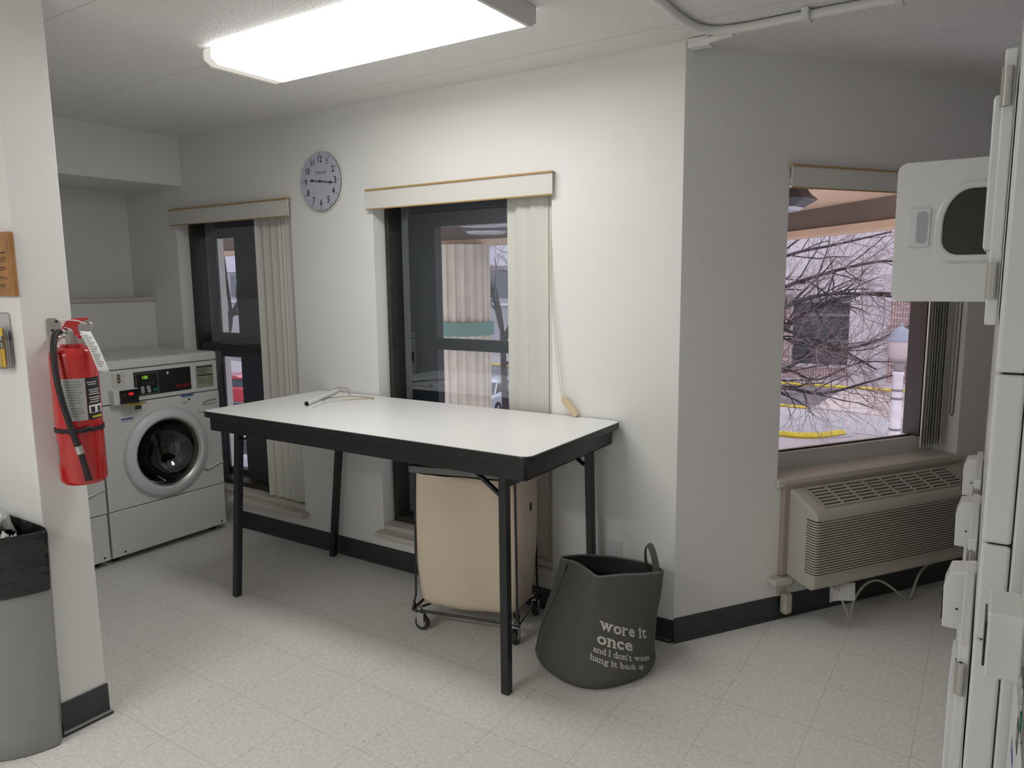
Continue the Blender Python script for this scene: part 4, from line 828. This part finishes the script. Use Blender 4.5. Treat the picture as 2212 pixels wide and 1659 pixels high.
bt_.inputs['Scale'].default_value = 1; bt_.inputs['Brick Width'].default_value = .13; bt_.inputs['Row Height'].default_value = .30; bt_.inputs['Mortar Size'].default_value = .014; bt_.offset = 0
nt.links.new(bt_.outputs[0], nt.nodes['Principled BSDF'].inputs['Base Color'])
for x0, x1, z1 in ((-9.9,-8.35,.6),(-3.4,-2.35,.25),(-1.4,-.4,.25)): B().box(x0,x1,-.12,0,GZ,z1).build('brick_panel', M_brick, r)
B().box(-9.0,-5.30,-.35,-.13,GZ,-3.35).build('low_brick_wall', M_brick, r); B().box(-9.0,-5.28,-.42,-.1,-3.35,-3.25).build('wall_cap', M_fac, r)
b = B(); b.box(-8.4,-5.25,-.18,0,.2,.42); b.build('window_lintel', mat('far_rail', (.12,.13,.15), .5), r)
b = B(); [b.box(x,x+.05,-.04,0,.45,7.2) for x in (-11.9,-7.3,-1.9,2.2)]; b.build('wall_joint', M_fac2, r)
# distant building seen through the left windows
r = thing('office_building', 'long grey building with rows of windows beyond the trees at the left', 'building', (-45,44,0))
b = B(); b.box(-35,19.5,0,12,GZ,2.6); b.build('wall', M_fac2, r); B().box(-34.5,19,1.5,12,2.6,12).build('sky_cover', mat('sky_cover_pale', (.60, .58, .64), .8), r)  # upper box added to cover the overbright sky, coloured pale like it
for i in range(14):
    x = -33+i*3.8
    f = B().box(x,x+2.6,-.08,0,.2,2.3).build('window', mat('far_window_pale', (.10, .11, .13), .3), r)
for z in (2.6, -.4): B().box(-35,19.5,-.2,-.0,z,z+.18).build('ledge', mat('ledge_white', (.6, .6, .62), .7), r)
# street lamp
r = thing('street_lamp', 'grey street lamp post with bell shaped cap and frosted globe', 'street lamp', (-1.20,21.9,GZ))
B().lathe([(.30,0),(.30,.12),(.22,.2),(.20,.6),(.155,.8),(.14,2.55),(.17,2.62),(.15,2.7)], n=24, caps=(True, False)).build('post', mat('lamp_post_grey', (.62, .58, .62), .5, var=(3, .12)), r, smooth=40)
b = B(); [b.lathe([(.168-.004*i, z),(.172-.004*i, z+.03),(.168-.004*i, z+.06)], n=24) for i, z in enumerate((.9, 1.85, 2.1))]; b.build('post_band', mat('band_dark', (.15, .14, .15), .5), r)
B().lathe([(.10,2.66),(.14,2.75),(.16,2.95),(.24,3.02),(.25,3.1)], n=24).build('lamp_neck', mat('lamp_neck_grey', (.24,.22,.23), .5), r, smooth=40)
B().lathe([(.25,3.08),(.30,3.15),(.34,3.62),(.33,3.66)], n=28).build('globe', mat('globe_frost', (.46, .39, .39), .35), r, smooth=40)
B().lathe([(.375,3.62),(.37,3.67),(.30,3.74),(.29,3.80),(.20,3.92),(.18,3.97),(.08,4.03),(.045,4.06),(.05,4.12),(.0005,4.17)], n=28, caps=(True, False)).build('cap', mat('lamp_cap_grey', (.22, .24, .30), .4), r, smooth=40)
# second far pole
b = B(); b.cyl((-.95,34,GZ),(-.95,34,3.6),.13,.09,12); tag(b.build('utility_pole', mat('pole_pale', (.5,.48,.5), .6)), 'pale tall pole rising behind the street lamp', 'pole')
# canopy with beams, column and lamps over the entrance
r = thing('entrance_canopy', 'tan canopy with soffit and deep fascia beams outside the windows', 'canopy')
sp_ = [(-17,.36),(-.18,.36),(1.25,2.35),(3.2,3.1),(.9,5.5),(-2.55,9.25),(-2.75,6.45),(-17,6.45)]
B().prism(sp_, lambda a, c: (a, c, 2.39), lambda a, c: (a, c, 2.7)).build('soffit', M_tan, r)
def beam(p, q, z0, z1, t, m, nm):
    p, q = Vector((*p, 0)), Vector((*q, 0)); d = (q-p).normalized(); n_ = Vector((-d.y, d.x, 0))*t/2
    return B().add([p-n_+Vector((0,0,z0)), q-n_+Vector((0,0,z0)), q+n_+Vector((0,0,z0)), p+n_+Vector((0,0,z0)), p-n_+Vector((0,0,z1)), q-n_+Vector((0,0,z1)), q+n_+Vector((0,0,z1)), p+n_+Vector((0,0,z1))], [(0,3,2,1),(4,5,6,7),(0,1,5,4),(1,2,6,5),(2,3,7,6),(3,0,4,7)]).build(nm, m, r)
M_beam = mat('beam_shade_brown', (.13, .095, .075), .8, var=(3, .12))  # canopy tan darkened: shade on the beam faces put into the colour
for p, q in (((-17,6.3),(-2.7,6.3)), ((-2.65,6.2),(-2.6,9.3)), ((-2.7,9.35),(1.15,5.15))):
    beam(p, q, 2.14, 2.39, .34, M_beam, 'fascia_beam'); beam(p, q, 2.06, 2.14, .40, M_tan, 'beam_edge')
r = thing('fluted_column', 'pale fluted column with a green band under the canopy', 'column', (-5.70,6.13,GZ))
nf = 20; b = B(); pts = []
for i in range(nf*8):
    a = 2*PI*i/(nf*8); k = abs(math.sin(a*nf/2)); rad = .40 + (.035 if (i % 8) in (0,1,2,3) else 0.0); pts.append((rad*math.cos(a), rad*math.sin(a)))
b.prism(pts, lambda a, c: (a, c, 0), lambda a, c: (a, c, 6.06)); b.build('shaft', mat('column_stone', (.60, .54, .45), .8, var=(5, .1)), r)
B().lathe([(.44,4.73),(.485,4.73),(.485,4.93),(.44,4.93)], n=48).build('band', mat('column_green', (.12, .24, .20), .6), r, smooth=30)
def soffit_lamp(label, x, y, s=1.0):
    r = thing('soffit_lamp', label, 'light', (x, y, 2.389), .2, 'octagonal canopy lamps'); P8 = lambda rad, z: [Vector((rad*math.cos(PI/4*i), rad*math.sin(PI/4*i), z)) for i in range(8)]
    B().loops([P8(.30*s,0), P8(.36*s,-.08), P8(.42*s,-.13), P8(.30*s,-.20)], (True, False)).build('lamp_housing', mat('fixture_charcoal', (.03, .034, .04), .4), r)
    B().loops([P8(.30*s,-.20), P8(.26*s,-.225)], (False, True)).build('lamp_lens', mat('fixture_lens', (.35, .37, .4), .2), r); return r
soffit_lamp('dark octagonal canopy lamp seen at the top of the right window', -.80, 4.55); soffit_lamp('dark octagonal canopy lamp nearest the middle window', -3.98, 4.30, 1.1); soffit_lamp('dark octagonal canopy lamp farther out beside the fluted column', -4.75, 5.45, 1.0)
# ---------------------------------------------------------------- bare trees
M_bark = mat('dark_bark', (.035, .028, .031), .85, var=(3, .3)); M_twig = mat('pinkish_twigs', (.20, .15, .155), .85)
def tree(label, base, limbs, seed, depth=5, trunk_r=.16, group='bare trees outside', spread=.55, ntw=3, scale=1.0):
    R_ = random.Random(seed); r = thing('bare_tree', label, 'tree', base, 0, group); r.scale = (scale,)*3; bb, bt = B(), B()
    def rv(): return Vector((R_.uniform(-1,1), R_.uniform(-1,1), R_.uniform(-1,1)))
    def grow(p, d, L_, rad, lv):
        n = 4; pts = [p]; rads = [rad]; d = d.normalized(); kids = []
        for i in range(n):
            d = (d+rv()*.20+Vector((0,0,.03))).normalized(); p = p+d*L_/n; pts.append(p); rads.append(rad*(1-.45*(i+1)/n))
            if i >= 1 or lv < 3: kids.append((p, d.copy(), rads[-1]))
        (bb if rad > .012 else bt).tube(pts, rads, 5 if rad > .03 else (4 if rad > .012 else 3), caps=False)
        if lv >= depth: return
        for (q, dd, rq) in kids:
            for _ in range(2 if R_.random() < .25 else 1):
                nd = (dd+rv()*spread*1.25).normalized(); grow(q, nd, L_*R_.uniform(.52,.80), max(rq*R_.uniform(.45,.72), .0035/scale**.6), lv+1)
    T = [Vector(p) for p in limbs[0]]; bb.tube(smooth_path(T, 4), [trunk_r*(1-.8*i/(4*(len(T)-1))) for i in range(4*(len(T)-1)+1)], 10)
    for L_ in limbs[1:]:
        P_ = smooth_path([Vector(q[:3]) for q in L_[1:]], 4); r0 = L_[0]; n = len(P_)
        bb.tube(P_, [r0*(1-.7*i/(n-1)) for i in range(n)], 7)
        for i in range(2, n):
            d = (P_[i]-P_[i-1]).normalized()
            for _ in range(ntw if i % 2 else 1):
                nd = (d*.8+rv()*.9).normalized(); grow(P_[i], nd, R_.uniform(.5,1.1), r0*(1-.7*i/(n-1))*.45, 3)
    bb.build('trunk_and_limbs', M_bark, r, smooth=60, fix=False); bt.build('twigs', M_twig, r, fix=False); return r
# coordinates relative to the tree's base
tb = Vector((-4.2, 11.2, -1.46))
def q(x, y, z): return (x-tb.x, y-tb.y, z-tb.z)
limbsA = [[(0,0,0),(.02,.02,.5),(.0,.05,1.2),(.1,0,2.0),(.3,0,3.0),(.5,.1,4.0)],
 (.060, q(-4.1,11.2,-.4), q(-3.0,10.9,.15), q(-2.2,10.8,.55), q(-1.6,11.0,1.0), q(-.8,11.4,1.25), q(.2,11.9,1.15)),
 (.055, q(-4.1,11.2,-.2), q(-3.0,10.6,.55), q(-2.1,10.6,.98), q(-1.5,11.0,1.22), q(-.7,11.5,1.22), q(.3,11.9,1.05)),
 (.05, q(-4.1,11.2,.2), q(-3.0,10.7,1.0), q(-2.1,10.7,1.35), q(-1.4,11.2,1.62), q(-.6,11.6,1.8), q(.1,11.8,1.72)),
 (.045, q(-4.0,11.2,.8), q(-2.9,10.7,1.5), q(-2.0,10.7,1.92), q(-1.3,11.2,2.1), q(-.5,11.6,2.3)),
 (.055, q(-4.1,11.2,-1.5), q(-3.0,10.8,-.6), q(-2.1,10.7,-.15), q(-1.55,11.0,.18), q(-.8,11.3,.35), q(.0,11.8,.75)),
 (.045, q(-4.1,11.2,-1.2), q(-3.0,10.8,-.55), q(-2.0,10.7,-.42), q(-1.4,11.0,-.52), q(-.8,11.4,-.35), q(-.2,11.8,-.15)),
 (.035, q(-4.1,11.2,-.7), q(-3.0,10.7,-.12), q(-2.0,10.7,-.08), q(-1.5,11.0,-.28), q(-.9,11.3,.02), q(-.35,11.6,.05)),
 (.05, q(-4.1,11.2,.0), q(-3.0,10.7,.85), q(-2.0,10.8,.60), q(-1.2,11.1,.30), q(-.6,11.5,-.1)),
 (.05, q(-4.1,11.2,1.0), q(-4.6,11.0,2.2), q(-5.2,10.8,3.2)), (.05, q(-4.1,11.2,.5), q(-5.0,11.6,1.4), q(-6.0,12,2.2))]
tree('large bare tree spreading its branches across the right window', Vector((-8.663, 23.146, -4.01)), limbsA, 11, depth=5, spread=.6, ntw=2, scale=1.85)
tb = Vector((-8.0, 10.7, GZ))
limbsB = [[(0,0,0),(.05,0,2.0),(.0,0,3.6),(-.05,0,4.6),(-.2,0,5.4)], (.07, q(-8.0,10.7,.2), q(-7.7,10.8,.9), q(-7.5,10.9,1.8), q(-7.4,11,2.6)), (.06, q(-8.05,10.7,.5), q(-8.4,10.9,1.2), q(-8.8,11,2.2)), (.045, q(-8.0,10.7,.3), q(-7.4,10.9,.6), q(-6.6,11.2,.9), q(-5.8,11.4,1.1)), (.04, q(-8.0,10.7,-.3), q(-7.3,10.9,-.2), q(-6.4,11.2,.0), q(-5.5,11.4,-.1)), (.04, q(-8.0,10.7,-1.0), q(-7.2,10.9,-.7), q(-6.2,11.2,-.75))]
tree('bare dark tree beside the fluted column, seen through the middle window', tb, limbsB, 5, depth=5, trunk_r=.12, ntw=3)
tb = Vector((-13.0, 7.1, GZ))
limbsC = [[(0,0,0),(.1,0,2.6),(.0,.05,4.0),(.25,.1,4.7),(.2,.1,5.6),(.1,.1,6.6)], (.07, q(-12.95,7.15,.6), q(-12.6,7.3,1.1), q(-12.3,7.4,1.8)), (.05, q(-12.9,7.2,1.1), q(-13.3,7.1,1.7), q(-13.6,7.1,2.5)), (.04, q(-12.9,7.2,.9), q(-12.3,7.4,.9), q(-11.6,7.6,1.3))]
tree('bare tree with a curved trunk, seen through the narrow left window', tb, limbsC, 9, depth=4, trunk_r=.085, ntw=1)
# ---------------------------------------------------------------- parked cars
def car(label, loc, rz, col, nm):
    r = thing('parked_car', label, 'car', loc, rz, 'parked cars'); Mb = mat(nm, col, .3, coat=.6)
    body = [(-2.2,.35),(-2.25,.62),(-2.1,.86),(-1.5,.93),(-.95,.97),(1.25,.97),(1.9,.90),(2.2,.78),(2.25,.5),(2.2,.3)]
    B().loops([[Vector((x, y, z if z < .6 else z-(.05 if abs(y) > .8 else 0))) for x, z in body] for y in (-.86,-.78,.78,.86)]).build('body', Mb, r, smooth=35, bevel=.04)
    cab = [(-1.45,.93),(-.85,1.32),(-.55,1.42),(.45,1.43),(.85,1.33),(1.55,.95)]
    B().loops([[Vector((x, s*(.74 if z < 1 else .58), z)) for x, z in cab] for s in (-1, 1)]).build('cabin_glass', mat('car_glass', (.02, .025, .03), .1), r, smooth=35)
    b = B(); b.loops([[Vector((x, s*.60, z+.015)) for x, z in ((-.85,1.30),(-.55,1.42),(.45,1.43),(.85,1.32))] for s in (-1, 1)])
    for s in (-1, 1):
        for p in ((( -1.45,.75,.93),(-.85,.6,1.32)), ((1.55,.75,.95),(.85,.6,1.33)), ((.05,.75,.95),(.05,.6,1.42)), ((-.85,.61,1.32),(.85,.61,1.33))): b.tube([(p[0][0], s*p[0][1], p[0][2]), (p[1][0], s*p[1][1], p[1][2]+.015)], .035, 6)
    b.build('roof', Mb, r)
    for x in (-1.4, 1.4):
        for s in (-1, 1):
            wl = B().lathe([(.19,-.1),(.31,-.1),(.33,-.07),(.33,.07),(.31,.1),(.19,.1)], (x, s*.80, .33), 'y', 28).build('wheel', M_rubber, r, smooth=40)
            B().lathe([(.0005,.03*s+.07*s),(.2,.09*s)], (x, s*.80, .33), 'y', 20).build('hubcap', M_steel, wl)
    b = B(); b.box(2.18,2.27,-.75,-.45,.6,.74); b.box(2.18,2.27,.45,.75,.6,.74); b.build('headlight', M_chrome, r)
    return r
car('silver car parked behind the fluted column, seen through the middle window', (-16.6,22.7,GZ), math.radians(100), (.45, .48, .52), 'car_silver')
car('red car seen through the narrow left window', (-27.6,18.0,GZ), math.radians(20), (.45, .01, .03), 'car_red')
car('pale car parked nearer below the narrow left window', (-16.2,9.9,GZ), math.radians(30), (.5, .52, .55), 'car_pale')
car('dark grey car whose roof edge shows at the foot of the right window', (-2.1,14.6,GZ), math.radians(15), (.07, .07, .08), 'car_grey')
